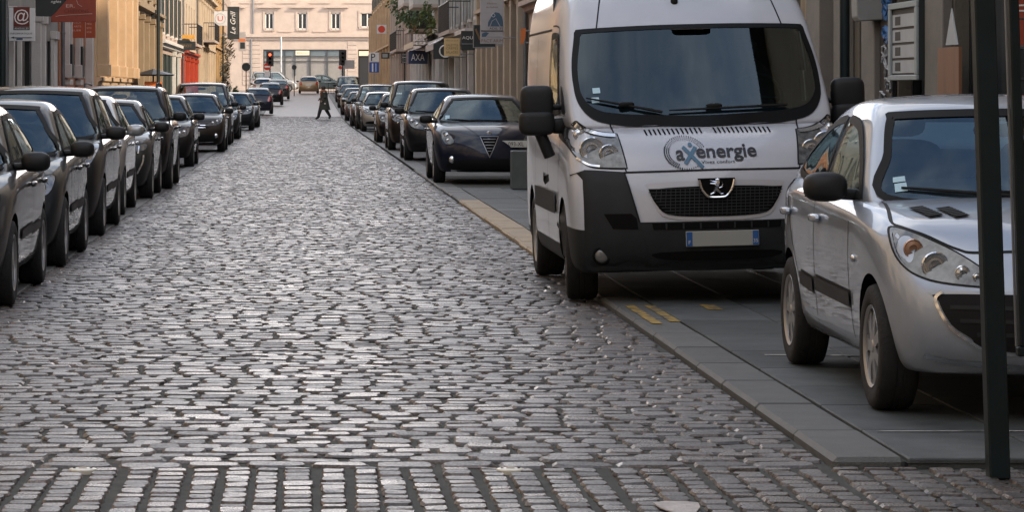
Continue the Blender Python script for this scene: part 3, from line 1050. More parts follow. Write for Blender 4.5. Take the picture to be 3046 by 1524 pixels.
        # headlights
        hl = [(.93, 1.318), (.972, 1.25), (.985, 1.175), (.955, 1.08), (.885, 1.015), (.80, .993), (.617, .985, 1), (.655, 1.225, 1), (.75, 1.235), (.84, 1.262), (.90, 1.30)]
        o2 = cr([(p[0] * s,) + tuple(p[1:]) for p in hl], 5)
        mb = MB(); strip_geo(mb, bv, o2, .02, 'front', .004, .05, True)
        mb.build('headlight_seal', SEAL, root, smooth=True)
        la = patch('headlight', bv, o2, 'front', LENS, root, .008, .05, 1)
        lamp_bowls(root, la, bv, [(.845, 1.12, .092, BOWL), (.73, 1.085, .072, BOWL), (.915, 1.225, .042, BOWL)], s)
        strip('lamp_trim', bv, cr([(s * .925, 1.30), (s * .86, 1.252), (s * .76, 1.222), (s * .665, 1.212)], 5, False), .024, 'front', BOWL, la, .012, .04)
        strip('lamp_trim', bv, cr([(s * .95, 1.06), (s * .88, 1.012), (s * .80, .998)], 5, False), .014, 'front', BOWL, la, .012, .04)
        # bumper recesses and fog lights
        patch('bumper_recess', bv, [(s * .79, .662), (s * .60, .662), (s * .565, .63), (s * .555, .552), (s * .73, .556)], 'front', DARKM, root, .017, .05, 1)
        o = proj(bv, s * .81, .366, 'front', .012)
        MB().lathe([(.052, -.002), (.058, -.012), (.068, 0)], 'y', o, 20, False).build('fog_light_bezel', DARKM, root, smooth=True)
        MB().lathe([(0, -.012), (.03, -.010), (.046, -.004), (.05, 0)], 'y', o, 20, False).build('fog_light', BULB, root, smooth=True)
        for y in (fo, ra):
            add_wheel(root, s * (W2 - .13), y, r, .225, 'c', s, steer=R(-4) if y == fo else 0)
        # tail lamps
        patch('tail_light', bv, [(s * .90, .95), (s * .98, .95), (s * .98, 1.45), (s * .90, 1.45)], 'rear', TAIL, root, .006, .08, 1)
    open_holes(cab, [(out, 'front'), (SIDEW, 'left'), (SIDEW, 'right')])
    interior(root, cab, .99, .975, .95, 1.41, .82, 2.5, [(-.50, 2.05, 1.50, .24, .26), (.50, 2.05, 1.50, .24, .26), (-.05, 2.06, 1.48, .2, .24)], (.50, 1.42, 1.46, .2), None)
    MB().box(-.93, .93, 2.40, 2.44, 1.2, 2.45).build('bulkhead', LINING, root)
    # slots under the nose panel and low intake
    patch('air_slot', bv, [(-.45, .545), (.45, .545), (.46, .592), (-.46, .592)], 'front', DARKM, root, .014, .05, 0)
    for x in np.linspace(-.36, .36, 7): MB().add([proj(bv, x - .006, z, 'front', .022) for z in (.547, .59)] + [proj(bv, x + .006, z, 'front', .022) for z in (.59, .547)], [(0, 1, 2, 3)]).build('slot_rib', PLASTV, root)
    patch('air_intake', bv, cr([(-.38, .335), (0, .325), (.38, .335), (.40, .385), (-.40, .385)], 4), 'front', DARKM, root, .014, .05, 0)
    strip('bumper_lip', bv, cr([(-.84, .29), (-.5, .278), (0, .272), (.5, .278), (.84, .29)], 6, False), .02, 'front', PLASTV, root, .026, .05)
    # number plate: its number is greyed out in the picture, the bands at its ends are blue
    pl = plate(root, bv, .475, 'front', None, m=PLATEG, xoff=.03)
    o = proj(bv, .03, .475, 'front', .012)
    MB().box(.03 + .215, .03 + .256, o.y - .0175, o.y - .0155, .424, .526).build('region_band', PLATEB, pl)
    text_front('plate_lettering', '35', 1, PLATE, pl, (.03 + .2355, o.y - .0195, .455), width=.032)
    text_front('plate_lettering', 'F', 1, PLATE, pl, (.03 - .2355, o.y - .0195, .452), width=.014)
    # bonnet slots
    for x0 in (-.455, .045):
        fr_ = MB()
        for k in range(13):
            x = x0 + .033 * k
            zt_ = 1.247 + .010 * (1 - (x / .6) ** 2)
            v = [proj(bv, x, zt_, 'front', .004), proj(bv, x + .013, zt_, 'front', .004), proj(bv, x + .021, zt_ - .038, 'front', .004), proj(bv, x + .008, zt_ - .038, 'front', .004)]
            MB().add(v, [(0, 1, 2, 3)]).build('bonnet_slot', DARKM, root)
    # aerial
    o = proj(cv, -.09, 2.21, 'front', 0)
    mb = MB().sup((o.x, o.y, o.z), (.028, .035, .035), 2.2, 14, 8)
    mb.tube([o, o + Vector((-.02, -.02, .10)), o + Vector((-.12, .25, .45))], [.012, .007, .004], 6)
    mb.build('aerial', SEAL, root, smooth=True)
    # badge: shield with chrome rim and a rearing beast
    bd = [(-.132, .905), (.132, .905), (.115, .83), (.075, .772), (.04, .758), (-.04, .758), (-.075, .772), (-.115, .83)]
    o = proj(bv, 0, .83, 'front', .02)
    yb = o.y - .02
    mb = MB().prism(cr([(p[0], p[1], 1) if i < 2 else p for i, p in enumerate(bd)], 5), 'xz', yb, yb + .03)
    bo = mb.build('badge', DARKM, root, smooth=True)
    ring = cr([(-.125, .895), (-.108, .832), (-.072, .782), (-.04, .770), (.04, .770), (.072, .782), (.108, .832), (.125, .895)], 5, False)
    MB().tube([(a, yb - .004, b) for a, b in ring], .010, 8).build('badge_rim', CHROME, bo, smooth=True)
    mb = MB()
    def limb(pts, rr): mb.tube([(a, yb - .008, .78 + b) for a, b in pts], rr, 6)
    limb([(.012, .108), (.006, .085), (-.004, .06), (-.014, .038)], [.012, .019, .017, .012])        # trunk
    limb([(.012, .108), (.004, .115), (-.010, .112)], [.013, .011, .006])                             # head
    limb([(.000, .095), (-.028, .102), (-.048, .110)], [.009, .006, .004])                            # forelegs
    limb([(-.002, .082), (-.030, .086), (-.048, .088)], [.009, .006, .004])
    limb([(-.014, .038), (-.020, .022), (-.046, .010)], [.012, .008, .005])                           # hind legs
    limb([(-.006, .046), (.020, .026), (.026, .012), (.044, .014)], [.012, .008, .006, .004])
    limb([(.016, .055), (.036, .062), (.042, .082), (.034, .100)], [.005, .005, .004, .006])           # tail
    mb.build('badge_emblem', CHROME, bo, smooth=True)
    # lettering on the bonnet
    zc_, xc = 1.105, .05
    LOGO = mat('logo_blue', (.055, .14, .22), rough=.45)
    ybon = lambda x, z: proj(bv, x, z, 'front', .006)
    def on_bonnet(name, me, m, x, z, wd, ht, shear=0, bold=1):
        co = np.array([v.co[:] for v in me.vertices]); mn, mx = co.min(0), co.max(0)
        for v in me.vertices:
            a = x + (v.co.x - (mn[0] + mx[0]) / 2) * wd / (mx[0] - mn[0]); b = z + (v.co.y - (mn[1] + mx[1]) / 2) * ht / (mx[1] - mn[1])
            v.co = ybon(a, b)
        me.name = name
        return link(name, me, m, root)
    tm = lambda t, off=.02: bold_text(t, off)
    def bold_text(t, off):
        cu = bpy.data.curves.new('t', 'FONT'); cu.body = t; cu.offset = off; cu.resolution_u = 4; cu.align_x = 'CENTER'
        ob = bpy.data.objects.new('t', cu); col.objects.link(ob)
        me = bpy.data.meshes.new_from_object(ob.evaluated_get(bpy.context.evaluated_depsgraph_get()))
        bpy.data.objects.remove(ob); bpy.data.curves.remove(cu)
        bm = bmesh.new(); bm.from_mesh(me); bmesh.ops.triangulate(bm, faces=bm.faces)
        bm.to_mesh(me); bm.free()
        return me
    on_bonnet('lettering', tm('a', .022), INK, -.232, 1.066, .060, .074)
    on_bonnet('lettering', tm('energie', .022), INK, .10, 1.075, .435, .120)
    on_bonnet('lettering', tm('Vivez confort', .006), INK, .031, 1.016, .242, .022)
    for pts in ([(-.206, 1.124), (-.082, .976)], [(-.115, 1.122), (-.203, 1.006)]):
        mb = MB(); strip_geo(mb, bv, pts, .026, 'front', .008, .02); mb.build('logo_stroke', LOGO, root)
    o = [ybon(-.152 + .0155 * math.cos(t), 1.138 + .0155 * math.sin(t)) for t in np.linspace(0, 2 * math.pi, 17)[:-1]]
    MB().add(o, [tuple(range(16))]).build('logo_dot', LOGO, root)
    mb = MB()
    for ring_, rad in enumerate((.146, .130, .116)):
        for k in range(46):
            t = R(20 + k * 6.4)
            if ring_ and (t > R(250)): continue
            rr = (.0042 if ring_ == 0 else .003) * (1.15 if R(160) < t < R(260) else .75)
            cx, cz = -.195 + rad * math.cos(t), 1.085 + rad * math.sin(t) * .79
            mb.add([ybon(cx + rr * a, cz + rr * 1.5 * b) for a, b in ((-1, -1), (1, -1), (1, 1), (-1, 1))], [(0, 1, 2, 3)])
    mb.build('logo_dots', INK, root)
    return root


van = build_van()
tag(van, 'white high roofed delivery van with dark bumper parked half on the kerb', 'van')
van.location = (2.98, 21.78, .028)
van.rotation_euler = (0, R(-1.5), 0)

# ------------------------------------------------------------------ cars along both kerbs
def protos():
    D = {}
    D['hatch'] = build_car('parked_car', style='a')[0]
    D['mpv'] = build_car('parked_car', L=4.2, W=1.76, H=1.60, zn=.86, zc=1.04, yc=.86, yrf=1.62, yrr=3.65, yt=4.08, zbr=1.08, wbelt=.82, wroof=.63, fo=.85, wb=2.64, r=.315, yb=2.35, style='b', roof_drop=.03,
                          lamp=cr([(.44, .70), (.70, .74), (.80, .90), (.79, .99), (.70, .95), (.56, .84)], 5), bowls=[(.60, .79, .06, BOWL), (.71, .86, .055, BOWL)], mouldings=True)[0]
    D['tall'] = build_car('parked_car', L=4.25, W=1.80, H=1.80, zn=.92, zc=1.12, yc=.78, yrf=1.50, yrr=4.0, yt=4.22, zbr=1.12, wbelt=.84, wroof=.70, fo=.88, wb=2.70, r=.32, yb=2.35, style='c', roof_drop=.0,
                           lamp=cr([(.48, .74), (.74, .76), (.82, .90), (.80, 1.0), (.60, .92)], 5), bowls=[(.64, .84, .07, BOWL), (.74, .90, .05, BOWL)])[0]
    d, bv, P = build_car('parked_car', L=4.06, W=1.745, H=1.43, zn=.78, zc=.97, yc=1.10, yrf=1.80, yrr=3.3, yt=3.9, zbr=1.05, wbelt=.80, wroof=.58, style='a', mouldings=False, paint=P_ANTH,
                         lamp=cr([(.42, .70), (.72, .70), (.79, .76), (.77, .80), (.60, .775), (.44, .745)], 5), bowls=[(.55, .73, .022, BOWL)],
                         grille=[('grille', cr([(-.50, .66), (.50, .66), (.60, .50), (.52, .38), (-.52, .38), (-.60, .50)], 4), MESHG)])
    for s in (-1, 1):
        for k in range(3):
            x = s * (.56 + .055 * k)
            strip('claw_light', bv, [(x + s * .01, .765), (x - s * .0, .66)], .018, 'front', BOWL, d, .014, .03)
        strip('claw_light', bv, cr([(s * .745, .64), (s * .735, .54), (s * .69, .44), (s * .66, .38)], 5, False), .022, 'front', BOWL, d, .012, .03)
    D['claw'] = d
    d, bv, P = build_car('parked_car', L=4.24, W=1.80, H=1.64, zn=.95, zc=1.09, yc=1.10, yrf=1.62, yrr=3.85, yt=4.18, zbr=1.10, wbelt=.83, wroof=.68, fo=.86, wb=2.57, r=.345, tw=.215, clear=.24, yb=2.4, style='a', roof_drop=.0, bow=.12,
                         rack=PLAST, clad=True, mouldings=False, lamp=cr([(.50, .72), (.74, .72), (.79, .80), (.78, .90), (.52, .91)], 6), lamp_mat=MESHG, bowls=[(.645, .815, .085, BOWL)],
                         grille=[('grille', cr([(-.48, .73), (.48, .73), (.47, .90), (-.47, .90)], 4), MESHG), ('air_intake', cr([(-.62, .36), (.62, .36), (.66, .58), (-.66, .58)], 4), PLAST)], plate_txt='FP-781-E', plate_z=.53)
    for k in range(7):
        x = (k - 3) * .125
        strip('grille_slot', bv, [(x, .75), (x, .885)], .06, 'front', DARKM, d, .012, .05)
    D['suv'] = d
    d, bv, P = build_car('parked_car', L=4.33, W=1.79, H=1.49, zn=.79, zc=.99, yc=1.14, yrf=1.86, yrr=3.4, yt=4.2, zbr=1.07, wbelt=.82, wroof=.60, fo=.9, wb=2.61, r=.32, yb=2.45, style='b', mouldings=False, paint=P_BROWN, roof_drop=.08,
                         lamp=cr([(.38, .685), (.66, .68), (.80, .78), (.79, .86), (.70, .85), (.55, .77)], 5), bowls=[(.58, .735, .05, BOWL), (.69, .775, .045, BOWL)],
                         grille=[('grille', cr([(-.40, .60), (.40, .60), (.44, .72), (-.44, .72)], 4), MESHG), ('air_intake', cr([(-.60, .28), (.60, .28), (.55, .44), (-.55, .44)], 4), MESHG)], fog=(.66, .42))
    for z in (.70, .64):
        strip('chrome_bar', bv, cr([(-.40, z - .01), (-.1, z), (0, z + .04), (.1, z), (.40, z - .01)], 5, False), .018, 'front', CHROME, d, .010, .04)
    strip('chrome_bar', bv, cr([(-.60, .27), (0, .25), (.60, .27)], 5, False), .022, 'front', CHROME, d, .010, .05)
    D['fam'] = d
    d, bv, P = build_car('parked_car', L=4.35, W=1.80, H=1.465, zn=.80, zc=1.0, yc=1.22, yrf=1.95, yrr=3.4, yt=4.1, zbr=1.08, wbelt=.83, wroof=.59, fo=.93, wb=2.63, r=.325, yb=2.55, style='b', mouldings=False, paint=P_BLUE, bow=.30, roof_drop=.08,
                         lamp=cr([(.60, .66), (.70, .655), (.76, .74), (.765, .86), (.72, .885), (.65, .83), (.575, .72)], 6), bowls=[(.675, .79, .05, BOWL), (.665, .71, .04, BOWL)],
                         grille=[('grille', cr([(-.145, .775, 1), (0, .785), (.145, .775, 1), (.02, .49), (-.02, .49)], 5), DARKM), ('air_intake', cr([(-.62, .25), (.62, .25), (.50, .40), (-.50, .40)], 4), MESHG)],
                         fog=(.60, .40), plate_x=.36, plate_z=.66, plate_txt='BA-093-XL', hood_lines=False)
    strip('grille_rim', bv, cr([(-.15, .778, 1), (.15, .778, 1), (.015, .475), (-.015, .475)], 5), .013, 'front', DULLM, d, .012, .03, True)
    for k in range(5):
        z = .735 - .048 * k
        hw = .115 * (z - .47) / .29
        strip('grille_bar', bv, [(-hw, z), (hw, z)], .008, 'front', DULLM, d, .016, .02)
    o = proj(bv, 0, .825, 'front', .006)
    MB().lathe([(0, -.012), (.035, -.010), (.042, 0)], 'y', o, 18, False).build('badge', CHROME, d, smooth=True)
    for s in (-1, 1):
        strip('bonnet_crease', bv, cr([(s * .17, .79), (s * .26, .87), (s * .46, 1.0)], 5, False), .012, 'front', P_BLUE, d, .006, .03)
    strip('bumper_lip', bv, cr([(-.62, .22), (0, .205), (.62, .22)], 5, False), .03, 'front', CHROME, d, .006, .05)
    patch('windscreen_sticker', bvh_of([c for c in d.children if c.name.startswith('windscreen') and 'seal' not in c.name]), [(-.66, 1.05), (-.59, 1.055), (-.58, 1.12), (-.65, 1.115)], 'front', STICK, d, .004, .03, 0)
    D['sport'] = d
    D['compact'] = build_car('parked_car', L=3.7, W=1.66, H=1.50, zn=.80, zc=1.0, yc=.88, yrf=1.5, yrr=3.1, yt=3.6, zbr=1.05, wbelt=.78, wroof=.58, fo=.74, wb=2.4, r=.29, yb=2.15, style='c', paint=P_LSIL, mirror_mat=None,
                             lamp=cr([(.42, .66), (.66, .68), (.76, .80), (.75, .92), (.68, .90), (.52, .80)], 5), bowls=[(.58, .75, .055, BOWL), (.68, .82, .05, BOWL)])[0]
    return D


PR = protos()
kids_index()
USED = set()


def put(kind, x, y, label, pm=None, rot=0, group='cars parked along the street', z=None):
    base = PR[kind]
    basepaint = next(c for c in KIDS[base.name] if c.name.startswith('body')).material_slots[0].material
    if kind not in USED and (pm is None or pm is basepaint):
        USED.add(kind); o = base
    else:
        o = copy_tree(base, None, {basepaint: pm or basepaint})
    return place(o, x, y, label, group, rot, z)


# left kerb, near to far: side nearest the road stands at x = -2.06
put('hatch', -2.92, 21.3, 'dark grey hatchback cut off by the left edge, nearest car of the left row', P_GREY)
put('hatch', -2.93, 26.3, 'dark grey hatchback second in the left row with a long black door mirror', P_ANTH)
put('mpv', -2.98, 32.0, 'dark tall people carrier third in the left row between grey hatchback and silver compact', P_BASE)
put('compact', -3.02, 37.5, 'light silver compact car with silver door mirrors in the left row', P_LSIL)
put('claw', -3.0, 43.3, 'dark slate hatchback with three claw light strips in the left row', P_ANTH)
put('suv', -2.94, 47.8, 'black boxy off roader with roof rails and round lamp in the left row', P_BLACK)
put('hatch', -3.05, 61.9, 'black hatchback with violet tinted windscreen behind the boxy off roader', P_BLACK)
put('fam', -2.84, 77.6, 'dark brown family hatchback with chrome nose bars in the left row', P_BROWN)
put('tall', -2.92, 88.0, 'tall dark van bodied car showing its roof above the brown family hatchback', P_GREY)
put('hatch', -2.85, 98.5, 'dark hatchback half hidden behind the brown family hatchback in the left row', P_BASE)
put('compact', -2.72, 121.0, 'small dark compact car with pale bonnet far along the left row', P_ANTH)
put('fam', -2.70, 131.0, 'grey car just behind the small dark compact far along the left row', P_GREY)
put('hatch', -2.45, 175.0, 'dark blue hatchback seen from behind with red lamp beyond the left row', P_BLUE, math.pi)
put('hatch', -2.05, 204.0, 'black hatchback seen from behind with bright white roof near the junction', P_BLACK, math.pi)
put('fam', -1.75, 228.0, 'dark car seen from behind, last of the left row before the junction', P_GREY, math.pi)
put('compact', -2.9, 236.0, 'white small car beside the traffic lights at the left of the junction', P_WHITE, math.pi)
# right kerb
put('sport', 3.09, 50.2, 'midnight blue hatchback with triangular chrome grille, nearest car of the right row', P_BLUE, z=.025)
put('mpv', 3.14, 66.8, 'dark people carrier directly behind the midnight blue hatchback', P_BASE, z=.025)
put('tall', 3.14, 78.6, 'tall brown van bodied car with pale roof in the right row', P_BROWN, z=.025)
put('hatch', 3.08, 90.5, 'dark hatchback mostly hidden behind the tall brown car of the right row', P_BLACK, z=.025)
put('compact', 3.10, 115.5, 'light silver compact car in the middle of the right row', P_LSIL, z=.025)
put('tall', 3.10, 122.6, 'tall dark car with blue windscreen behind the silver compact of the right row', P_ANTH, z=.025)
put('fam', 3.05, 133.0, 'brown car between the tall dark car and the far end of the right row', P_BROWN, z=.025)
put('hatch', 3.05, 152.0, 'grey hatchback on the right beyond the pedestrian crossing', P_GREY)
put('fam', 3.1, 170.0, 'dark family hatchback on the right, third from the junction', P_BASE)
put('hatch', 3.15, 192.0, 'black hatchback on the right, second from the junction', P_BLACK)
put('tall', 3.3, 214.0, 'dark off road car on the right, nearest the junction', P_BASE)
put('hatch', .62, 259.0, 'bronze hatchback driving away from the viewer across the junction', P_GOLD, math.pi, 'cars at the junction')
put('fam', 4.3, 276.0, 'slate coloured car standing side on in the junction', P_TEAL, R(90), 'cars at the junction', z=gz(276))
put('tall', -.25, 271.0, 'pale grey van bodied car side on behind the traffic light', P_LSIL, R(90), 'cars at the junction', z=gz(271))
for k, o in PR.items():
    if k not in USED:
        for c in [q for q in bpy.data.objects if q.parent and (q.parent is o or q.parent.parent is o)]: bpy.data.objects.remove(c)
        bpy.data.objects.remove(o)
# ------------------------------------------------------------------ ground
def stone_mat(name, a, b, rough, dark=.36):
    m = mat(name, a, rough=rough, var=.3, vscale=34, bump=.3, bscale=80, rvar=.08, spec=.8)
    n = m.node_tree
    bs = n.nodes['Principled BSDF']
    src = bs.inputs['Base Color'].links[0].from_socket
    g = n.nodes.new('ShaderNodeNewGeometry'); oi = n.nodes.new('ShaderNodeObjectInfo')
    ad = n.nodes.new('ShaderNodeMath'); ad.operation = 'ADD'
    n.links.new(g.outputs['Random Per Island'], ad.inputs[0]); n.links.new(oi.outputs['Random'], ad.inputs[1])
    fr = n.nodes.new('ShaderNodeMath'); fr.operation = 'FRACT'; n.links.new(ad.outputs[0], fr.inputs[0])
    rp = n.nodes.new('ShaderNodeValToRGB')
    e = rp.color_ramp.elements
    e[0].position = 0; e[0].color = (dark, dark * 1.0, dark * 1.04, 1)
    e[1].position = 1; e[1].color = (1.45, 1.36, 1.28, 1)
    k = e.new(.35); k.color = (.80, .82, .86, 1)
    k = e.new(.7); k.color = (1.0, .98, .96, 1)
    n.links.new(fr.outputs[0], rp.inputs[0])
    mx = n.nodes.new('ShaderNodeMix'); mx.data_type = 'RGBA'; mx.blend_type = 'MULTIPLY'
    mx.inputs['Factor'].default_value = 1
    n.links.new(src, mx.inputs['A']); n.links.new(rp.outputs[0], mx.inputs['B'])
    # broad stains over the road, in place coordinates
    tc = n.nodes.new('ShaderNodeTexCoord')
    gp = n.nodes.new('ShaderNodeNewGeometry')
    ns = n.nodes.new('ShaderNodeTexNoise'); ns.inputs['Scale'].default_value = .55; ns.inputs['Detail'].default_value = 5
    n.links.new(gp.outputs['Position'], ns.inputs['Vector'])
    r2 = n.nodes.new('ShaderNodeMapRange'); r2.inputs['From Min'].default_value = .3; r2.inputs['From Max'].default_value = .7
    r2.inputs['To Min'].default_value = .52; r2.inputs['To Max'].default_value = 1.15
    n.links.new(ns.outputs['Fac'], r2.inputs[0])
    m2 = n.nodes.new('ShaderNodeMix'); m2.data_type = 'RGBA'; m2.blend_type = 'MULTIPLY'; m2.inputs['Factor'].default_value = 1
    n.links.new(mx.outputs['Result'], m2.inputs['A']); n.links.new(r2.outputs[0], m2.inputs['B'])
    sp = n.nodes.new('ShaderNodeTexNoise'); sp.inputs['Scale'].default_value = 75; sp.inputs['Detail'].default_value = 3; sp.inputs['Roughness'].default_value = .7
    n.links.new(gp.outputs['Position'], sp.inputs['Vector'])
    r3 = n.nodes.new('ShaderNodeMapRange'); r3.inputs['From Min'].default_value = .34; r3.inputs['From Max'].default_value = .62
    r3.inputs['To Min'].default_value = .42; r3.inputs['To Max'].default_value = 1.28
    n.links.new(sp.outputs['Fac'], r3.inputs[0])
    m3 = n.nodes.new('ShaderNodeMix'); m3.data_type = 'RGBA'; m3.blend_type = 'MULTIPLY'; m3.inputs['Factor'].default_value = 1
    n.links.new(m2.outputs['Result'], m3.inputs['A']); n.links.new(r3.outputs[0], m3.inputs['B'])
    n.links.new(m3.outputs['Result'], bs.inputs['Base Color'])
    # speckles and worn stones also differ in gloss
    rr = n.nodes.new('ShaderNodeMapRange'); rr.inputs['From Min'].default_value = .34; rr.inputs['From Max'].default_value = .62
    rr.inputs['To Min'].default_value = .17; rr.inputs['To Max'].default_value = 0.
    n.links.new(sp.outputs['Fac'], rr.inputs[0])
    r4 = n.nodes.new('ShaderNodeMapRange'); r4.inputs['To Min'].default_value = .14; r4.inputs['To Max'].default_value = -.04
    n.links.new(fr.outputs[0], r4.inputs[0])
    a1 = n.nodes.new('ShaderNodeMath'); a1.operation = 'ADD'; a2 = n.nodes.new('ShaderNodeMath'); a2.operation = 'ADD'
    old = bs.inputs['Roughness'].links[0].from_socket
    n.links.new(old, a1.inputs[0]); n.links.new(rr.outputs[0], a1.inputs[1]); n.links.new(a1.outputs[0], a2.inputs[0]); n.links.new(r4.outputs[0], a2.inputs[1])
    n.links.new(a2.outputs[0], bs.inputs['Roughness'])
    return m


COB = stone_mat('granite_setts', (.132, .113, .104), None, .25)
GROUT = mat('joint_grit', (.055, .058, .052), rough=.85, var=.35, vscale=9, bump=.5, bscale=120)
SLAB = mat('granite_slab', (.052, .060, .061), rough=.6, var=.42, vscale=4, bump=.35, bscale=140, objrand=.32)
KERB = mat('kerb_granite', (.085, .087, .084), rough=.55, var=.2, vscale=6, bump=.4, bscale=120, objrand=.12)
KERBY = mat('kerb_worn_yellow', (.42, .30, .16), rough=.6, var=.3, vscale=5, c2=(.26, .21, .16), bump=.3, bscale=120)
ASPH = mat('parking_asphalt', (.05, .05, .05), rough=.7, var=.3, vscale=3, bump=.4, bscale=200)
FARR = mat('far_setts', (.20, .162, .142), rough=.42, var=.4, vscale=5, bump=1., bscale=9, stretch=(1, .8, 1))
YEL = mat('worn_yellow_paint', (.36, .23, .03), rough=.65, var=.5, vscale=11, c2=(.066, .066, .058))
WHITEP = mat('worn_white_paint', (.42, .42, .40), rough=.6, var=.4, vscale=9, c2=(.075, .08, .08))
for m_ in (YEL, WHITEP):
    for nd in m_.node_tree.nodes:
        if nd.type == 'VALTORGB': nd.color_ramp.elements[0].position = .44; nd.color_ramp.elements[1].position = .56


def ribbon(name, xs, y0, y1, m, dz=0., step=8.0, parent=None):
    ys = list(np.arange(y0, min(y1, 130), step * 3)) + list(np.arange(max(y0, 130), y1, step)) + [y1]
    v = []; f = []
    for y in ys:
        for x in xs: v.append((x, y, gz(y) + dz))
    k = len(xs)
    for i in range(len(ys) - 1):
        for j in range(k - 1): f.append((i * k + j, i * k + j + 1, (i + 1) * k + j + 1, (i + 1) * k + j))
    return MB().add(v, f).build(name, m, parent, smooth=True)


tag(ribbon('ground', [-900, -40, -7, 0, 7, 40, 900], -60, 1500, ASPH, -.14, 12), kind='structure')
road = tag(ribbon('road', [-2.14, 0, 2.20], 12.65, 168, GROUT, -.014, 3), kind='structure')
tag(ribbon('road_far', [-2.14, 0, 2.20], 168, 262, FARR, -.006, 4), kind='structure')
tag(ribbon('junction', [-40, -8, 0, 8, 40], 262, 283, FARR, -.010, 4), kind='structure')
band = tag(MB().box(-9, 9, 8.5, 12.65, -.12, -.014).build('crossing_band', GROUT), kind='structure')
lpark = tag(ribbon('parking_strip', [-2.36, -4.4], 12.65, 262, ASPH, 0.0), kind='structure')
lpave = tag(ribbon('pavement_left', [-4.4, -4.405, -6.6], 12.65, 262, SLAB, .10), kind='structure')
rpark = tag(ribbon('parking_bay', [2.5, 4.75], 55, 262, ASPH, .025), kind='structure')


# setts: bevelled, slightly domed blocks; arrays for speed
def setts(xc, yc, hx, hy, zt, seed):
    g = np.random.default_rng(seed)
    n = len(xc)
    oct_ = np.array([(-1, -.66), (-.74, -1), (.74, -1), (1, -.66), (1, .66), (.74, 1), (-.74, 1), (-1, .66)])
    V = np.zeros((n, 25, 3))
    for ring, (sc_, dz) in enumerate(((1.0, -.045), (.985, -.012), (.87, -.0008))):
        j = g.normal(0, .045, (n, 8, 2))
        o = oct_[None] + j
        V[:, ring * 8:ring * 8 + 8, 0] = xc[:, None] + o[..., 0] * hx[:, None] * sc_
        V[:, ring * 8:ring * 8 + 8, 1] = yc[:, None] + o[..., 1] * hy[:, None] * sc_
        V[:, ring * 8:ring * 8 + 8, 2] = zt[:, None] + dz + (g.normal(0, .0010, (n, 8)) if ring else 0)
    V[:, 24, 0] = xc; V[:, 24, 1] = yc; V[:, 24, 2] = zt + .001
    tx = g.normal(0, .012, n); ty = g.normal(0, .012, n)
    V[..., 2] += (V[..., 0] - xc[:, None]) * tx[:, None] + (V[..., 1] - yc[:, None]) * ty[:, None]
    fc = []
    for r in (0, 8):
        for k in range(8): fc.append((r + k, r + (k + 1) % 8, r + 8 + (k + 1) % 8, r + 8 + k))
    quads = np.array(fc); tri = np.array([(16 + k, 16 + (k + 1) % 8, 24) for k in range(8)])
    return V, quads, tri


def setts_mesh(name, V, quads, tri):
    n = len(V)
    off = (np.arange(n) * 25)[:, None, None]
    Q = (quads[None] + off).reshape(-1, 4); T = (tri[None] + off).reshape(-1, 3)
    me = bpy.data.meshes.new(name)
    me.vertices.add(n * 25); me.vertices.foreach_set('co', V.reshape(-1).astype(np.float32))
    nl = Q.size + T.size
    me.loops.add(nl); me.loops.foreach_set('vertex_index', np.concatenate([Q.reshape(-1), T.reshape(-1)]).astype(np.int32))
    np_ = len(Q) + len(T)
    me.polygons.add(np_)
    tot = np.concatenate([np.full(len(Q), 4), np.full(len(T), 3)])
    me.polygons.foreach_set('loop_start', (np.cumsum(tot) - tot).astype(np.int32))
    me.polygons.foreach_set('use_smooth', np.ones(np_, dtype=bool))
    me.update(calc_edges=True)
    me.set_sharp_from_angle(angle=R(24))
    me.materials.append(COB)
    return me


SX, SY, HX, HY, SZ = [], [], [], [], []
g = np.random.default_rng(3)
y = 12.66
row = 0
while y < 168:
    d = .148 * (1 + g.normal(0, .09))
    if row == 0: d = .16
    x = -2.13 - (.092 if row % 2 else 0) - g.uniform(-.015, .015)
    while x < 2.19:
        wd = (.168 if row > 1 else .25) * (1 + g.normal(0, .11)); wd = min(max(wd, .11), .32)
        gp = g.uniform(.010, .024)
        x1 = min(x + wd, 2.185)
        if x1 - x > .05:
            SX.append((x + x1) / 2); HX.append((x1 - x) / 2); SY.append(y + d / 2 + g.normal(0, .004)); HY.append(d / 2 - g.uniform(.003, .011))
            SZ.append(gz(y) + g.normal(0, .0021) - .005 * (g.random() < .10))
        x = x1 + gp
    y += d + g.uniform(.006, .014)
    row += 1
BX, BY, BHX, BHY, BZ = [], [], [], [], []
x = -3.2
while x < 4.6:
    wd = .105 * (1 + g.normal(0, .06)); y = 10.3 + g.uniform(0, .06); lean = g.normal(0, .006)
    while y < 12.60:
        d = .125 * (1 + g.normal(0, .16))
        y1 = min(y + d, 12.62)
        if y1 - y > .05:
            BX.append(x + wd / 2 + lean * (y - 11)); BHX.append(wd / 2 * (1 + g.normal(0, .05))); BY.append((y + y1) / 2); BHY.append((y1 - y) / 2 - .006); BZ.append(g.normal(0, .0018))
        y = y1 + g.uniform(.006, .014)
    x += wd + g.uniform(.020, .034)


def split_setts(parent, X, Y, A, B, Z, keep, seed, nm):
    X, Y, A, B, Z = map(np.array, (X, Y, A, B, Z))
    V, q, t = setts(X, Y, A, B, Z, seed)
    rest = ~keep
    o = link(nm + '_paving', setts_mesh(nm + '_paving', V[rest], q, t), None, parent)
    tag(o, kind='stuff')
    ks = np.where(keep)[0]
    for i in ks:
        W = V[i:i + 1].copy(); W[..., 0] -= X[i]; W[..., 1] -= Y[i]
        link(nm, setts_mesh(nm, W, q, t), None, parent, (X[i], Y[i], 0))


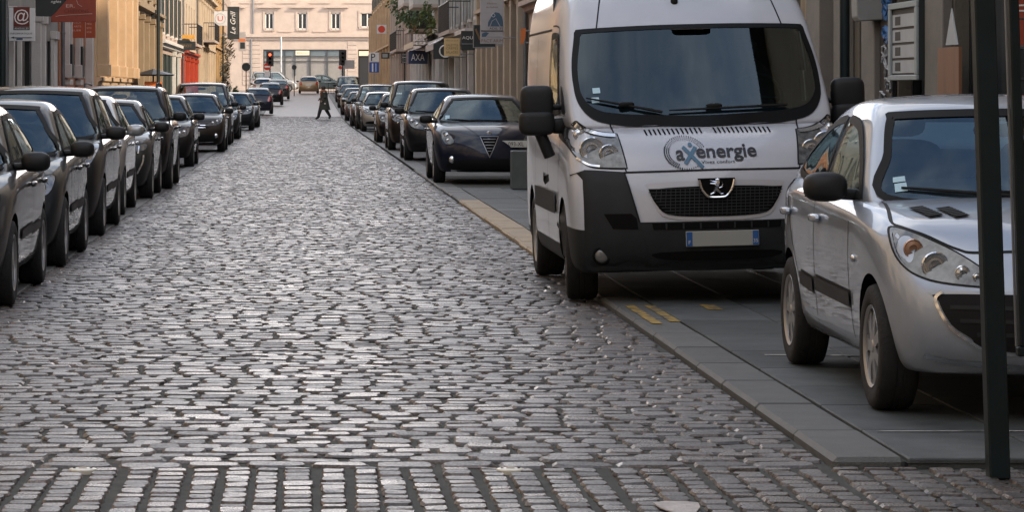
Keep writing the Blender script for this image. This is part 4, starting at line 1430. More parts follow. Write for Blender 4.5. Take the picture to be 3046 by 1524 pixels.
bx, by = np.array(BX), np.array(BY)
vis = (by > 11.36) & (bx > (-758 / F) * by - .1) & (bx < (1818 / F) * by + .1)
split_setts(band, BX, BY, BHX, BHY, BZ, vis, 11, 'sett')
sx, sy = np.array(SX), np.array(SY)
v2 = (sy < 13.85) & (sx > (-758 / F) * sy - .1)
split_setts(road, SX, SY, HX, HY, SZ, v2, 12, 'sett')

# right hand kerb and slabs
kerb = tag(ribbon('kerb', [2.205, 2.5], 12.65, 262, GROUT, -.02), kind='structure')
y = 12.66
k = 0
kb = []
while y < 60:
    ln = 1.05 + g.uniform(-.15, .15)
    yel = 27.5 < y < 42
    zt = .034 if y < 48 else .026
    me = MB().box(2.205 + g.normal(0, .004), 2.50, y, y + ln - .008, -.1, zt + g.normal(0, .002)).build('kerbstone', KERBY if yel else KERB, kerb, bevel=.02)
    y += ln; k += 1
ribbon('kerb_far', [2.205, 2.5], 60, 262, KERB, .03, 8, kerb)
lk = tag(ribbon('kerb_left', [-2.36, -2.14], 12.65, 262, GROUT, -.03), kind='structure')
y = 12.66
while y < 75:
    ln = 1.05 + g.uniform(-.15, .15)
    MB().box(-2.35, -2.16, y, y + ln - .01, -.1, .012 + g.normal(0, .003)).build('kerbstone', KERB, lk, bevel=.008)
    y += ln
ribbon('kerb_far', [-2.35, -2.16], 75, 262, KERB, .01, 8, lk)
rp = tag(ribbon('pavement', [2.505, 6.6], 12.65, 262, GROUT, .012), kind='structure')
# rows of slabs on the right, big ones lengthways near the kerb
x = 2.512
for wd, ln in ((.62, 1.15), (.66, .95), (.60, 1.05), (.62, .9), (.60, 1.0), (.66, .9)):
    y = 12.66 + g.uniform(0, .0)
    while y < 47:
        l2 = ln * (1 + g.uniform(-.2, .2))
        MB().box(x, x + wd - .010, y, y + l2 - .010, -.02, .032 + g.normal(0, .0012)).build('paving_slab', SLAB, rp, bevel=.006)
        y += l2
    x += wd
# small flat markings on the slabs and kerb
yl = empty('yellow_line', (0, 0, 0)); tag(yl, 'worn yellow no parking marks on the kerb before the white van', 'marking')
for (x0, x1, y0, y1) in ((2.28, 2.35, 19.9, 21.6), (2.42, 2.49, 20.1, 21.6), (2.82, 2.92, 21.2, 21.7)):
    MB().box(x0, x1, y0, y1, .0375, .0385).build('paint_stroke', YEL, yl)
wl = empty('bay_line', (0, 0, 0)); tag(wl, 'thin worn white line across the slabs between van and silver car', 'marking')
mb = MB()
mb.add([(2.66, 17.55, .0365), (3.5, 17.45, .0365), (3.5, 17.56, .0365), (2.66, 17.60, .0365)], [(0, 1, 2, 3)])
mb.build('paint_stroke', WHITEP, wl)
wl = empty('bay_line', (0, 0, 0)); tag(wl, 'thin worn white line on the slabs below the silver car bumper', 'marking')
MB().add([(2.56, 13.62, .0365), (3.7, 13.60, .0365), (3.7, 13.645, .0365), (2.56, 13.64, .0365)], [(0, 1, 2, 3)]).build('paint_stroke', WHITEP, wl)
# pale worn patch in the crossing band
pp = []
for t in np.linspace(0, 2 * math.pi, 13)[:-1]:
    pp.append((1.40 + .075 * math.cos(t) * (1 + .3 * math.sin(3 * t)), 11.32 + .22 * math.sin(t) * (1 + .25 * math.cos(2 * t))))
tag(MB().prism(pp, 'xy', .006, .011).build('mortar_patch', mat('pale_mortar', (.46, .43, .41), rough=.7, var=.25, vscale=14, bump=.5, bscale=60)), 'pale mortar patch smeared over the setts at the lower edge', 'mortar patch')
# two studs
STUD = mat('stud_ivory', (.62, .58, .48), rough=.35, var=.15, vscale=30)
for (px, lab) in ((208, 'ivory road stud left of the two, set in the last row of setts'), (1284, 'ivory road stud right of the two, set in the last row of setts')):
    Y = 12.52
    X = (px - 758) * Y / F
    s = empty('road_stud', (X, Y, .0)); tag(s, lab, 'road stud', 'road studs along the crossing')
    MB().lathe([(0, .007), (.045, .0065), (.054, .005), (.058, .001), (.058, -.02)], 'z', n=28, caps=False).build('stud_disc', STUD, s, smooth=True)
    for dx in (-.034, .034): MB().lathe([(0, .0095), (.006, .009), (.006, .005)], 'z', (dx, 0, 0), 10, False).build('screw', DARKM, s, smooth=True)
    MB().box(-.016, .016, -.007, .007, .0072, .009).build('stud_mark', KERBY, s)

cl_ = empty('crossing_line', (0, 158.6, gz(158.6))); tag(cl_, 'row of small pale dashes across the far road at the pedestrian', 'marking')
for i in range(13):
    MB().box(-1.9 + i * .31, -1.9 + i * .31 + .17, -.35, .35, .004, .012).build('dash', WHITEP, cl_)
# ------------------------------------------------------------------ buildings
def wallm(name, c, v=.16, s=1.2): return mat(name, tuple(q * .72 for q in c), rough=.8, var=v, vscale=s, bump=.3, bscale=25)


CREAM = wallm('cream_render', (.62, .50, .36)); PEACH = wallm('peach_render', (.66, .47, .29)); BEIGE = wallm('beige_stone', (.46, .37, .27))
BROWN = wallm('brown_stone', (.36, .27, .17)); PINK = wallm('pinkish_render', (.60, .47, .39)); GREYW = wallm('grey_render', (.33, .31, .28)); WHITEW = wallm('white_render', (.68, .64, .60))
PALE = wallm('pale_stone', (.56, .46, .39), .10); DGREEN = mat('dark_green_joinery', (.03, .045, .038), rough=.45, var=.2); BLACKJ = mat('black_joinery', (.014, .014, .015), rough=.4)
REDP = mat('red_shop_paint', (.38, .05, .02), rough=.5, var=.2); YELP = mat('yellow_shop_paint', (.60, .30, .05), rough=.5, var=.2); OCHRE = wallm('ochre_render', (.58, .37, .17))
PANE = mat('window_pane', (.035, .042, .048), rough=.05, spec=.7); FRAME = mat('white_joinery', (.62, .60, .56), rough=.5, var=.1); SHUT = mat('grey_shutter', (.30, .31, .30), rough=.6, var=.2)
ZINC = mat('zinc', (.18, .19, .20), rough=.4, metal=.5, var=.2); ROOF = mat('slate_roof', (.06, .065, .075), rough=.6, var=.3); BRICK = mat('brick', (.40, .165, .07), rough=.8, var=.35, vscale=9, c2=(.27, .10, .045), stretch=(1, .4, 1.6))
INTER = mat('dim_interior', (.035, .032, .030), rough=.9)
FX = 6.0


def box_l(mb, side, d0, d1, y0, y1, z0, z1):
    """box on a street front: d measured from the building line towards the road"""
    mb.box(side * (FX - d0), side * (FX - d1), y0, y1, z0, z1)


def building(side, y0, y1, H, wm, label, rows, pil=None, trim=None, cor=(), name='town_house', glass=PANE, frame=FRAME, shutters=None, ground=None, pipe=True, sills=True, depth=8.0):
    """rows: (z0, z1, [(ya, yb), ...]) openings per storey"""
    b = empty(name, (side * FX, (y0 + y1) / 2, gz((y0 + y1) / 2)))
    tag(b, label, 'building', 'buildings along the street')
    ox, oy, oz = b.location
    g0 = gz((y0 + y1) / 2)
    trim = trim or wm
    def fin(mb, nm, m, par=b, **k):
        mb.v = [(x - ox, y - oy, z) for x, y, z in mb.v] if par is b else [(x - ox, y - oy, z) for x, y, z in mb.v]
        return mb.build(nm, m, par, **k)
    mb = MB()
    zc_ = -.6
    gm = MB() if ground else mb
    for (z0, z1, ops) in rows:
        tgt = gm if (ground and z0 < 2.0) else mb
        if z0 > zc_: box_l(tgt if z0 < 1.2 else mb, side, -.35, 0, y0, y1, zc_, z0)
        y = y0
        for (a, c) in ops:
            if a > y: box_l(tgt, side, -.35, 0, y, a, z0, z1)
            y = c
        if y < y1: box_l(tgt, side, -.35, 0, y, y1, z0, z1)
        zc_ = z1
    box_l(mb, side, -.35, 0, y0, y1, zc_, H)
    fin(mb, 'wall', wm)
    if ground: fin(gm, 'shop_front', ground)
    mb = MB(); box_l(mb, side, -depth, -.36, y0, y1, -.6, H - .02); fin(mb, 'core', INTER)
    # ends so that side walls read as walls
    for ye in (y0 - .004, y1 + .004):
        mb = MB(); box_l(mb, side, -depth, -.352, ye - .002, ye + .002, -.6, H - .01); fin(mb, 'gable', wm)
    mb = MB()
    mb.prism([(side * (FX - .45), H), (side * (FX + 4), H + 2.4), (side * (FX + 7.9), H)], 'xz', y0, y1)
    fin(mb, 'roof', ROOF)
    for (z0, z1, ops) in rows:
        for (a, c) in ops:
            mb = MB()
            t = .07
            box_l(mb, side, -.20, -.13, a, c, z0, z0 + t); box_l(mb, side, -.20, -.13, a, c, z1 - t, z1)
            box_l(mb, side, -.20, -.13, a, a + t, z0 + t, z1 - t); box_l(mb, side, -.20, -.13, c - t, c, z0 + t, z1 - t)
            if c - a < 2.0: box_l(mb, side, -.20, -.125, (a + c) / 2 - .04, (a + c) / 2 + .04, z0 + t, z1 - t)
            fo_ = fin(mb, 'window', frame)
            mb = MB(); box_l(mb, side, -.26, -.215, a, c, z0, z1); fin(mb, 'pane', glass, fo_)
            if sills and z0 > .6:
                mb = MB(); box_l(mb, side, -.12, .12, a - .1, c + .1, z0 - .10, z0); fin(mb, 'sill', trim)
            if shutters and z0 > 2.5:
                w_ = (c - a) / 2
                for (q0, q1) in ((a - w_, a - .02), (c + .02, c + w_)):
                    mb = MB(); box_l(mb, side, .01, .06, q0, q1, z0, z1); fin(mb, 'shutter', shutters)
    for (yy, wd, dd, zz0, zz1) in (pil or []):
        mb = MB(); box_l(mb, side, 0.002, dd, yy - wd / 2, yy + wd / 2, zz0, zz1)
        if zz1 - zz0 > 1.5:
            box_l(mb, side, 0.002, dd + .05, yy - wd / 2 - .03, yy + wd / 2 + .03, zz0 - .001, zz0 + .35)
            box_l(mb, side, 0.002, dd + .05, yy - wd / 2 - .03, yy + wd / 2 + .03, zz1 - .2, zz1 + .001)
        fin(mb, 'pilaster', trim, bevel=.01)
    for (z, h, dd) in cor:
        mb = MB()
        pr = [(0.002, z), (dd * .5, z + h * .15), (dd * .6, z + h * .5), (dd, z + h * .6), (dd, z + h), (0.002, z + h)]
        mb.prism([(side * (FX - p[0]), p[1]) for p in pr], 'xz', y0, y1)
        fin(mb, 'cornice', trim)
    if pipe:
        mb = MB(); x = side * (FX - .09)
        mb.tube([(x, y0 + .15, .05), (x, y0 + .15, H - .2)], .05, 8)
        for z in (1.2, 3.0, 4.8, 6.6): mb.lathe([(.05, -.03), (.062, -.025), (.062, .025), (.05, .03)], 'z', (x, y0 + .15, z), 10, False)
        fin(mb, 'downpipe', ZINC, smooth=True)
    return b


def even(y0, y1, n, wd, pad=.8):
    st = (y1 - y0 - 2 * pad) / n
    return [(y0 + pad + st * (i + .5) - wd / 2, y0 + pad + st * (i + .5) + wd / 2) for i in range(n)]


def up(y0, y1, n, wd, zs=(4.1, 7.3)): return [(z, z + 1.9, even(y0, y1, n, wd)) for z in zs]


# left hand side, near to far
building(-1, -16, 30, 9.6, CREAM, 'cream rendered house outside the left edge of the view', [(.9, 2.7, even(4, 30, 5, 2.6))] + up(4, 30, 7, 1.1), pipe=False)
building(-1, 30, 60.6, 9.4, BEIGE, 'beige stone house at the left edge behind the first parked cars', [(.9, 2.7, even(30, 60.6, 6, 2.6))] + up(30, 60.6, 8, 1.1), pipe=False)
b2 = building(-1, 61, 75.4, 9.6, GREYW, 'grey shop building with dark windows and white pilasters behind the computer shop sign',
         [(.35, 2.75, [(61.5, 62.5), (63.0, 64.2), (66.4, 67.6), (68.2, 69.6), (70.8, 71.8), (72.3, 73.0)])] + up(61, 75.4, 4, 1.1), frame=BLACKJ, glass=PANE,
         pil=[(62.75, .22, .12, 0, 3.3), (64.6, .18, .10, 0, 3.3), (68.0, .16, .22, 0, 3.3), (73.6, .95, .10, 0, 3.0), (70.2, .3, .14, 0, 3.3)], trim=WHITEW, ground=BLACKJ)
b3 = building(-1, 75.7, 85.8, 9.2, BRICK, 'narrow orange brick house with two slim windows and stone sills',
         [(2.0, 2.9, [(77.6, 78.25), (81.3, 81.95)])] + [(4.1, 6.0, [(77.4, 78.4), (81.1, 82.1)])], trim=WHITEW,
         pil=[(77.9, .9, .16, 1.72, 1.86), (77.9, .7, .12, 1.50, 1.58), (77.45, .16, .14, 1.9, 4.2), (78.4, .16, .14, 1.9, 4.2), (81.6, .9, .16, 1.72, 1.86), (81.6, .7, .12, 1.50, 1.58), (81.15, .16, .14, 1.9, 4.2), (82.1, .16, .14, 1.9, 4.2), (85.2, .5, .2, 0, 4.5)], frame=BLACKJ)
for yy in (77.9, 81.6):
    wb_ = MB().box(-FX, -FX + .20, yy - .35, yy + .35, 1.95, 2.75)
    wb_.v = [(x - b3.location.x, y - b3.location.y, z) for x, y, z in wb_.v]
    wb_.build('window_box', BLACKJ, b3)
building(-1, 89.2, 107, 9.8, PEACH, 'peach rendered house with quoined pilasters and a plain base',
         [(.9, 1.4, [(96, 97)])] + [(3.6, 6.0, [(92.2, 93.6), (96.4, 97.8), (100.6, 102.0), (104.4, 105.4)])], frame=FRAME,
         pil=[(q, .75, .32, 2.0, 9.0) for q in (90.2, 94.9, 99.1, 103.3, 106.4)], cor=((1.7, .28, .14), (9.2, .5, .5)), pipe=False)
for yy in (89.6,):
    pass
building(-1, 107.2, 128, 10.2, BROWN, 'brown stone house with tall pilasters behind the black shop awning',
         [(.5, 3.4, [(109.5, 111.5), (113.5, 115.5), (117.5, 119.5), (121.5, 123.5)])] + up(107.2, 128, 4, 1.2, (5.2, 8.0)), frame=BLACKJ,
         pil=[(q, .5, .22, 0, 4.4) for q in (108.4, 112.5, 116.5, 120.5, 124.8, 127.4)], trim=BROWN, cor=((4.4, .3, .35), (9.6, .5, .5)))
building(-1, 128.4, 153, 9.9, PINK, 'pinkish rendered house with dark green shutters and an orange door',
         [(.3, 3.2, [(130.5, 132.5), (134, 136), (138, 140), (143.2, 146.8), (149, 151)])] + up(128.4, 153, 5, 1.1), frame=DGREEN, shutters=DGREEN, ground=DGREEN,
         pil=[(142.2, .3, .16, 0, 3.4), (148.0, .35, .16, 0, 3.4)], trim=FRAME, cor=((3.4, .35, .30), (9.4, .4, .4)))
building(-1, 153.2, 174, 9.4, CREAM, 'cream house above a red painted shop front on the left',
         [(.3, 3.1, [(156, 158), (162, 164), (168, 170)])] + up(153.2, 174, 5, 1.1), frame=REDP, ground=REDP,
         pil=[(q, .5, .18, 0, 3.2) for q in (154.2, 160, 166, 172.5)], trim=REDP, cor=((3.2, .3, .28), (8.9, .4, .45)))
building(-1, 174.2, 206, 10.2, CREAM, 'long cream house with closely set pilasters behind the square white sign',
         [(.3, 3.2, even(174.2, 206, 7, 1.6))] + up(174.2, 206, 9, 1.1), pil=[(q, .7, .25, 0, 6.5) for q in np.linspace(175.5, 205, 9)], cor=((3.5, .3, .3), (6.6, .35, .4)), frame=BLACKJ, ground=OCHRE)
building(-1, 206.2, 232, 9.8, OCHRE, 'ochre house beside the climbing plant near the junction', [(.3, 3.2, even(206.2, 232, 5, 1.8))] + up(206.2, 232, 6, 1.1),
         pil=[(q, .5, .2, 0, 6.5) for q in np.linspace(207, 231, 6)], cor=((3.5, .3, .3),), frame=DGREEN, ground=DGREEN)
building(-1, 232.2, 260, 9.8, PALE, 'pale corner house on the left of the junction', [(.3, 3.2, even(232.2, 260, 5, 1.8))] + up(232.2, 260, 6, 1.1), cor=((3.5, .3, .3),), frame=FRAME)
# right hand side
building(1, -16, 24.6, 9.8, BEIGE, 'beige stone house outside the right edge of the view', [(.9, 2.7, even(-16, 24.6, 7, 2.6))] + up(-16, 24.6, 9, 1.1), pipe=False)
rb = building(1, 24.8, 36.2, 9.8, wallm('dimmed_stone', (.15, .13, .10)), 'dim stone shop building behind the silver hatchback',  # beige stone darkened: the dimness of this front is put into its colour
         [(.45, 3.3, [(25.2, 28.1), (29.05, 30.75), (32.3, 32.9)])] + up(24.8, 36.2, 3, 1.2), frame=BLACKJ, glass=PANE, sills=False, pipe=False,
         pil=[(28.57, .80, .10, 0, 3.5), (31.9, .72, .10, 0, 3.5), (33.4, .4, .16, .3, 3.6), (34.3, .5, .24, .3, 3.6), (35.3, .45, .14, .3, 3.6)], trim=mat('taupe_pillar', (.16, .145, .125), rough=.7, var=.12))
building(1, 36.4, 60, 13.6, CREAM, 'cream stone house hidden behind the white van', [(.5, 3.2, even(36.4, 60, 5, 2.2))] + up(36.4, 60, 6, 1.2), pil=[(q, .6, .2, 0, 9) for q in (37.2, 44, 52, 59)], cor=((3.6, .3, .3),))
building(1, 60.2, 80.5, 14.0, PINK, 'pinkish house hidden behind the roof of the van', [(.5, 3.2, even(60.2, 80.5, 4, 2.2))] + up(60.2, 80.5, 5, 1.2), cor=((3.6, .3, .3),))
building(1, 80.7, 101, 9.8, BEIGE, 'brownish stone house with deep quoins right of the housing office sign', [(.5, 3.6, even(80.7, 101, 4, 2.0))] + up(80.7, 101, 4, 1.3, (4.6, 8.0)),
         pil=[(q, .5, .28, 0, 9.4) for q in np.linspace(81.2, 100.2, 8)], cor=((3.9, .3, .32), (9.2, .5, .5)), frame=BLACKJ)
building(1, 101.2, 131, 9.8, GREYW, 'house with dark green shop front under the cream and black hanging signs', [(.3, 3.0, even(101.2, 131, 6, 2.6, .4))] + up(101.2, 131, 7, 1.1),
         pil=[(q, .45, .2, 0, 3.3) for q in np.linspace(102, 130, 7)], trim=WHITEW, cor=((3.3, .35, .6), (9.2, .5, .5)), frame=DGREEN, ground=DGREEN, shutters=SHUT)
building(1, 131.2, 164, 9.8, WHITEW, 'white rendered house with awnings and balconies on the right', [(.3, 3.0, even(131.2, 164, 6, 1.8))] + up(131.2, 164, 7, 1.1),
         pil=[(q, .6, .2, 0, 3.4) for q in np.linspace(132, 163, 9)], cor=((3.4, .3, .3), (9.2, .5, .5)), frame=FRAME)
building(1, 164.2, 199, 9.8, PALE, 'pale house with grey shutters right of the street name signs', [(.3, 3.0, even(164.2, 199, 6, 1.8))] + up(164.2, 199, 7, 1.1), pil=[(q, .6, .25, 0, 6.8) for q in np.linspace(165, 198, 7)],
         cor=((3.4, .3, .3),), frame=BLACKJ, shutters=SHUT)
building(1, 199.2, 260, 10.4, PEACH, 'peach corner house at the right of the junction behind the parking sign', [(.3, 3.0, even(199.2, 260, 9, 2.2))] + up(199.2, 260, 12, 1.1), pil=[(q, .7, .3, 0, 6.8) for q in np.linspace(200, 259, 9)],
         cor=((3.4, .3, .35), (9.6, .5, .5)), frame=FRAME, shutters=DGREEN)

# brick courses of the brick house, shown as bricks where they can be told apart
bb = b3
# ------------------------------------------------------------------ far building across the junction
YF = 292.0
SF = F / YF
fx = lambda px: (px - 758) / SF
fz = lambda py: 1.55 + (230 - py) / SF
far = empty('corner_building', (0, YF, gz(YF)))
tag(far, 'pale stone building across the junction with gabled window heads and a long shop window', 'building')
gF = gz(YF)
def fbox(mb, x0, x1, d0, d1, z0, z1): mb.box(x0, x1, -d1, -d0, z0 - gF, z1 - gF)
ops1 = [(fx(667), fx(688), fz(73), fz(32)), (fx(749), fx(772), fz(73), fz(32)), (fx(833), fx(856), fz(73), fz(32)), (fx(907), fx(941), fz(68), fz(31))]
ops1 += [(fx(575), fx(597), fz(73), fz(32)), (fx(985), fx(1010), fz(73), fz(32))]
ops1.sort()
mb = MB()
XL, XR = -18, 22
zb0, zb1 = fz(190), fz(124)
mb_ = mb
def wall_row(z0, z1, ops):
    x = XL
    for (a, c) in ops:
        fbox(mb, x, a, -.4, 0, z0, z1); x = c
    fbox(mb, x, XR, -.4, 0, z0, z1)
fbox(mb, XL, XR, -.4, 0, gF - 1, gF + .25)
wall_row(gF + .25, zb1, [(fx(662), fx(868)), (fx(901), fx(938))])
fbox(mb, XL, XR, -.4, 0, zb1, fz(73))
wall_row(fz(73), fz(68), [(o[0], o[1]) for o in ops1 if abs(o[2] - fz(73)) < .01])
wall_row(fz(68), fz(32), [(o[0], o[1]) for o in ops1])
fbox(mb, XL, XR, -.4, 0, fz(32), 13.5)
mb.build('wall', PALE, far)
mb = MB(); fbox(mb, XL, XR, -9, -.41, gF - 1, 13.4); mb.build('core', INTER, far)
mb = MB(); mb.prism([(.4, 13.5 - gF), (-0.2, 13.5 - gF), (-.2, 13.8 - gF), (4.5, 16.5 - gF), (9, 13.5 - gF)], 'yz', XL, XR); mb.build('roof', ROOF, far)
for i, (a, c, z0, z1) in enumerate(ops1):
    mb = MB(); t = .09
    for (q0, q1, r0, r1) in ((a, c, z0, z0 + t), (a, c, z1 - t, z1), (a, a + t, z0, z1), (c - t, c, z0, z1), ((a + c) / 2 - .05, (a + c) / 2 + .05, z0, z1)):
        fbox(mb, q0, q1, -.2 - .002 * (q1 - q0 < .3), -.12, r0, r1)
    wo = mb.build('window', FRAME, far)
    mb = MB(); fbox(mb, a, c, -.3, -.23, z0, z1); mb.build('pane', PANE, wo)
    mb = MB(); fbox(mb, a - .15, c + .15, .002, .16, z0 - .14, z0 - .01); mb.build('sill', PALE, wo)
    mb = MB()
    for q0, q1 in ((a - .22, a - .03), (c + .03, c + .22)): fbox(mb, q0, q1, .002, .07, z0, z1 + .2)
    mb.build('window_surround', PALE, wo)
    if c - a < 1.1:
        cx = (a + c) / 2; hw = (c - a) / 2 + .75; zz = z1 + .48 - gF
        mb = MB().prism([(cx - hw, zz), (cx + hw, zz), (cx + hw, zz + .1), (cx, zz + .62), (cx - hw, zz + .1)], 'xz', -.36, -.003)
        mb.prism([(cx - hw + .3, zz + .1), (cx + hw - .3, zz + .1), (cx, zz + .42)], 'xz', -.365, -.361)
        mb.build('gable_head', PALE, wo)
for (py, h, d) in ((93, .30, .35), (100, .18, .15), (80, .12, .10), (8, .1, .1)):
    if py == 80:
        for q0, q1 in ((700, 735), (787, 822)):
            mb = MB(); fbox(mb, fx(q0), fx(q1), .002, d, fz(py), fz(py) + h); mb.build('string_course', PALE, far)
    else:
        mb = MB(); fbox(mb, XL, XR, .002, d, fz(py), fz(py) + h); mb.build('cornice', PALE, far)
# rusticated courses
for i in range(12):
    z = gF + .4 + i * .42
    if z > zb1 + .6: break
    for q0, q1 in ((610, 655), (874, 897)):
        mb = MB(); fbox(mb, fx(q0), fx(q1), .002, .05, z, z + .37); mb.build('stone_course', PALE, far, bevel=.015)
# shop window
sw = empty('shop_window', (0, 0, 0), parent=far)
mb = MB(); fbox(mb, fx(662), fx(868), -.3, -.26, gF + .25, zb1); shop = mb.build('pane', mat('blind_behind_glass', (.24, .23, .22), rough=.12, coat=.6, var=.1), far)
FRD = mat('anthracite_frame', (.05, .06, .065), rough=.4)
for (q0, q1, p0, p1) in ((662, 664.5, 190, 124), (866, 868, 190, 124), (716, 718, 190, 124), (741, 743.5, 190, 124), (778, 782, 190, 124), (822, 825, 190, 124), (664.5, 866, 126, 124), (664.5, 866, 142, 140.5), (664.5, 866, 154, 153)):
    mb = MB(); fbox(mb, fx(q0), fx(q1), -.25 - .001 * (p0 - p1 > 10), -.10 + .004 * (p0 - p1 > 10), fz(p0), fz(p1)); mb.build('glazing_bar', FRD, far)
mb = MB(); fbox(mb, fx(664.5), fx(866), -.25, -.2, fz(140.5), fz(126)); mb.build('transom_panel', mat('bluegrey_glass', (.12, .15, .17), rough=.1, coat=.5), far)
mb = MB(); fbox(mb, fx(743.5), fx(778), -.12, -.06, fz(138.5), fz(127)); sgn = mb.build('shop_sign', mat('cream_sign', (.70, .62, .46), rough=.5), far)
text_front('sign_lettering', 'BERNACYCLO', 1, INK, sgn, (fx(761), .055, fz(132.7) - gF), width=1.1)
mb = MB(); fbox(mb, fx(904), fx(935), -.3, -.25, gF + .2, fz(143)); mb.build('doorway', BLACKJ, far)
mb = MB(); fbox(mb, fx(903), fx(937), -.2, -.08, fz(140), fz(128)); mb.build('shop_sign', mat('cream_sign_small', (.66, .55, .40), rough=.5), far)
bpy.data.objects.remove(sw)
mb = MB().tube([(fx(632), -.12, -.1), (fx(632), -.12, fz(100) - gF), (fx(637), -.12, fz(85) - gF), (fx(637), -.12, 12 - gF)], .07, 8); mb.build('downpipe', ZINC, far, smooth=True)
# flanking houses that close the cross street
for (xa, xb, lab, wm_) in ((-60, -18.2, 'cream house closing the cross street on the left', CREAM), (22.2, 60, 'peach house closing the cross street on the right', PEACH)):
    o = empty('town_house', ((xa + xb) / 2, YF + 1, gz(YF))); tag(o, lab, 'building', 'buildings along the street')
    hx = (xb - xa) / 2
    MB().box(-hx, hx, 0, 9, -1, 11).build('wall', wm_, o)
    MB().prism([(0, 11), (4.5, 14), (9, 11)], 'yz', -hx, hx).build('roof', ROOF, o)

# houses across the street behind the viewer: they shade the vehicle fronts and show in their glass
for (xa, xb, lab, wm_) in ((-30, -1.6, 'grey rendered house behind the viewer on the left', GREYW), (-1.4, 30, 'beige stone house behind the viewer on the right', BEIGE)):
    o = empty('town_house', ((xa + xb) / 2, -34, 0)); tag(o, lab, 'building', 'buildings along the street')
    hx = (xb - xa) / 2
    MB().box(-hx, hx, 0, 9, -.2, 17.5).build('wall', wm_, o)
    MB().prism([(0, 17.5), (4.5, 20), (9, 17.5)], 'yz', -hx, hx).build('roof', ROOF, o)
    for i in range(7):
        for z in (1.0, 4.2, 7.3, 10.4, 13.5):
            x = -hx + (i + .5) * 2 * hx / 7
            q = MB().box(x - .65, x + .65, 9.001, 9.05, z, z + 1.9).build('window', FRAME, o)
            MB().box(x - .55, x + .55, 9.051, 9.06, z + .1, z + 1.8).build('pane', PANE, q)
# ------------------------------------------------------------------ signs, posts and street furniture
def colm(n, c, r=.5): return mat(n, c, rough=r, var=.08, vscale=6)


S_WHITE = colm('sign_white', (.62, .62, .62)); S_BROWN = colm('sign_brown', (.13, .02, .012)); S_DARK = colm('sign_dark', (.02, .024, .024)); S_RED = colm('banner_red', (.28, .05, .025)); S_ORANGE = colm('banner_orange', (.34, .055, .012))
S_CREAM = colm('sign_cream', (.58, .42, .20)); S_BLUE = colm('sign_blue', (.015, .08, .32)); S_PALE = colm('sign_pale_grey', (.38, .36, .36)); L_WHITE = colm('letter_white', (.75, .73, .70)); L_BLUE = colm('letter_slate_blue', (.05, .10, .15)); L_RED = colm('letter_red', (.55, .04, .01))
L_PINK = colm('letter_pink', (.6, .40, .34)); L_BROWN = colm('letter_brown', (.20, .12, .05)); POSTM = mat('dark_green_post', (.007, .014, .015), rough=.5, spec=.3, var=.2, vscale=8); STEEL = mat('galvanised_steel', (.30, .31, .31), rough=.45, metal=.6, var=.2)
TWINE = colm('sign_orange', (.62, .16, .03))


class Sign:
    """flat panel hung square to the street, built at its own distance; sizes come from the picture at that distance"""
    def __init__(s, name, label, Y, x0, x1, y0, y1, m, th=.05, cat='sign', group='hanging shop signs', bracket=0, parts=True):
        s.Y = Y; s.k = Y / F
        s.X = lambda px: (px - 758) * s.k
        s.Z = lambda py: 1.55 + (230 - py) * s.k
        s.o = empty(name, ((s.X(x0) + s.X(x1)) / 2, Y, s.Z(y1)))
        tag(s.o, label, cat, group)
        s.ox, s.oz = s.o.location.x, s.o.location.z
        s.panel = MB().box(s.X(x0) - s.ox, s.X(x1) - s.ox, 0, th, 0, s.Z(y0) - s.oz).build('panel', m, s.o, bevel=.008)
        if bracket:
            e = bracket * FX - s.ox
            xa = s.X(x0 if bracket < 0 else x1) - s.ox
            mb = MB()
            for zf in (.12, .88): mb.tube([(e, th / 2, (s.Z(y0) - s.oz) * zf), (xa, th / 2, (s.Z(y0) - s.oz) * zf)], .018, 6)
            mb.build('bracket', STEEL, s.o, smooth=True)

    def rect(s, x0, x1, y0, y1, m, d=.004, nm='field'):
        return MB().box(s.X(x0) - s.ox, s.X(x1) - s.ox, -d, -.0005, s.Z(y1) - s.oz, s.Z(y0) - s.oz).build(nm, m, s.o)

    def poly(s, pts, m, d=.005, nm='emblem'):
        return MB().prism([(s.X(a) - s.ox, s.Z(b) - s.oz) for a, b in pts], 'xz', -d, -.0007).build(nm, m, s.o)

    def line(s, pts, m, r=.008, nm='line'):
        return MB().tube([(s.X(a) - s.ox, -.008, s.Z(b) - s.oz) for a, b in pts], r, 6).build(nm, m, s.o, smooth=True)

    def text(s, t, x, y, wpx, m, hpx=None, rot=0, shear=0, d=.007):
        return text_front('lettering', t, 1, m, s.o, (s.X(x) - s.ox, -d, s.Z(y) - s.oz), width=wpx * s.k, height=hpx * s.k if hpx else None, rot=rot, shear=shear)


def ringpts(cx, cy, r, a0=0, a1=360, n=20): return [(cx + r * math.cos(R(a0 + (a1 - a0) * i / n)), cy - r * math.sin(R(a0 + (a1 - a0) * i / n))) for i in range(n + 1)]


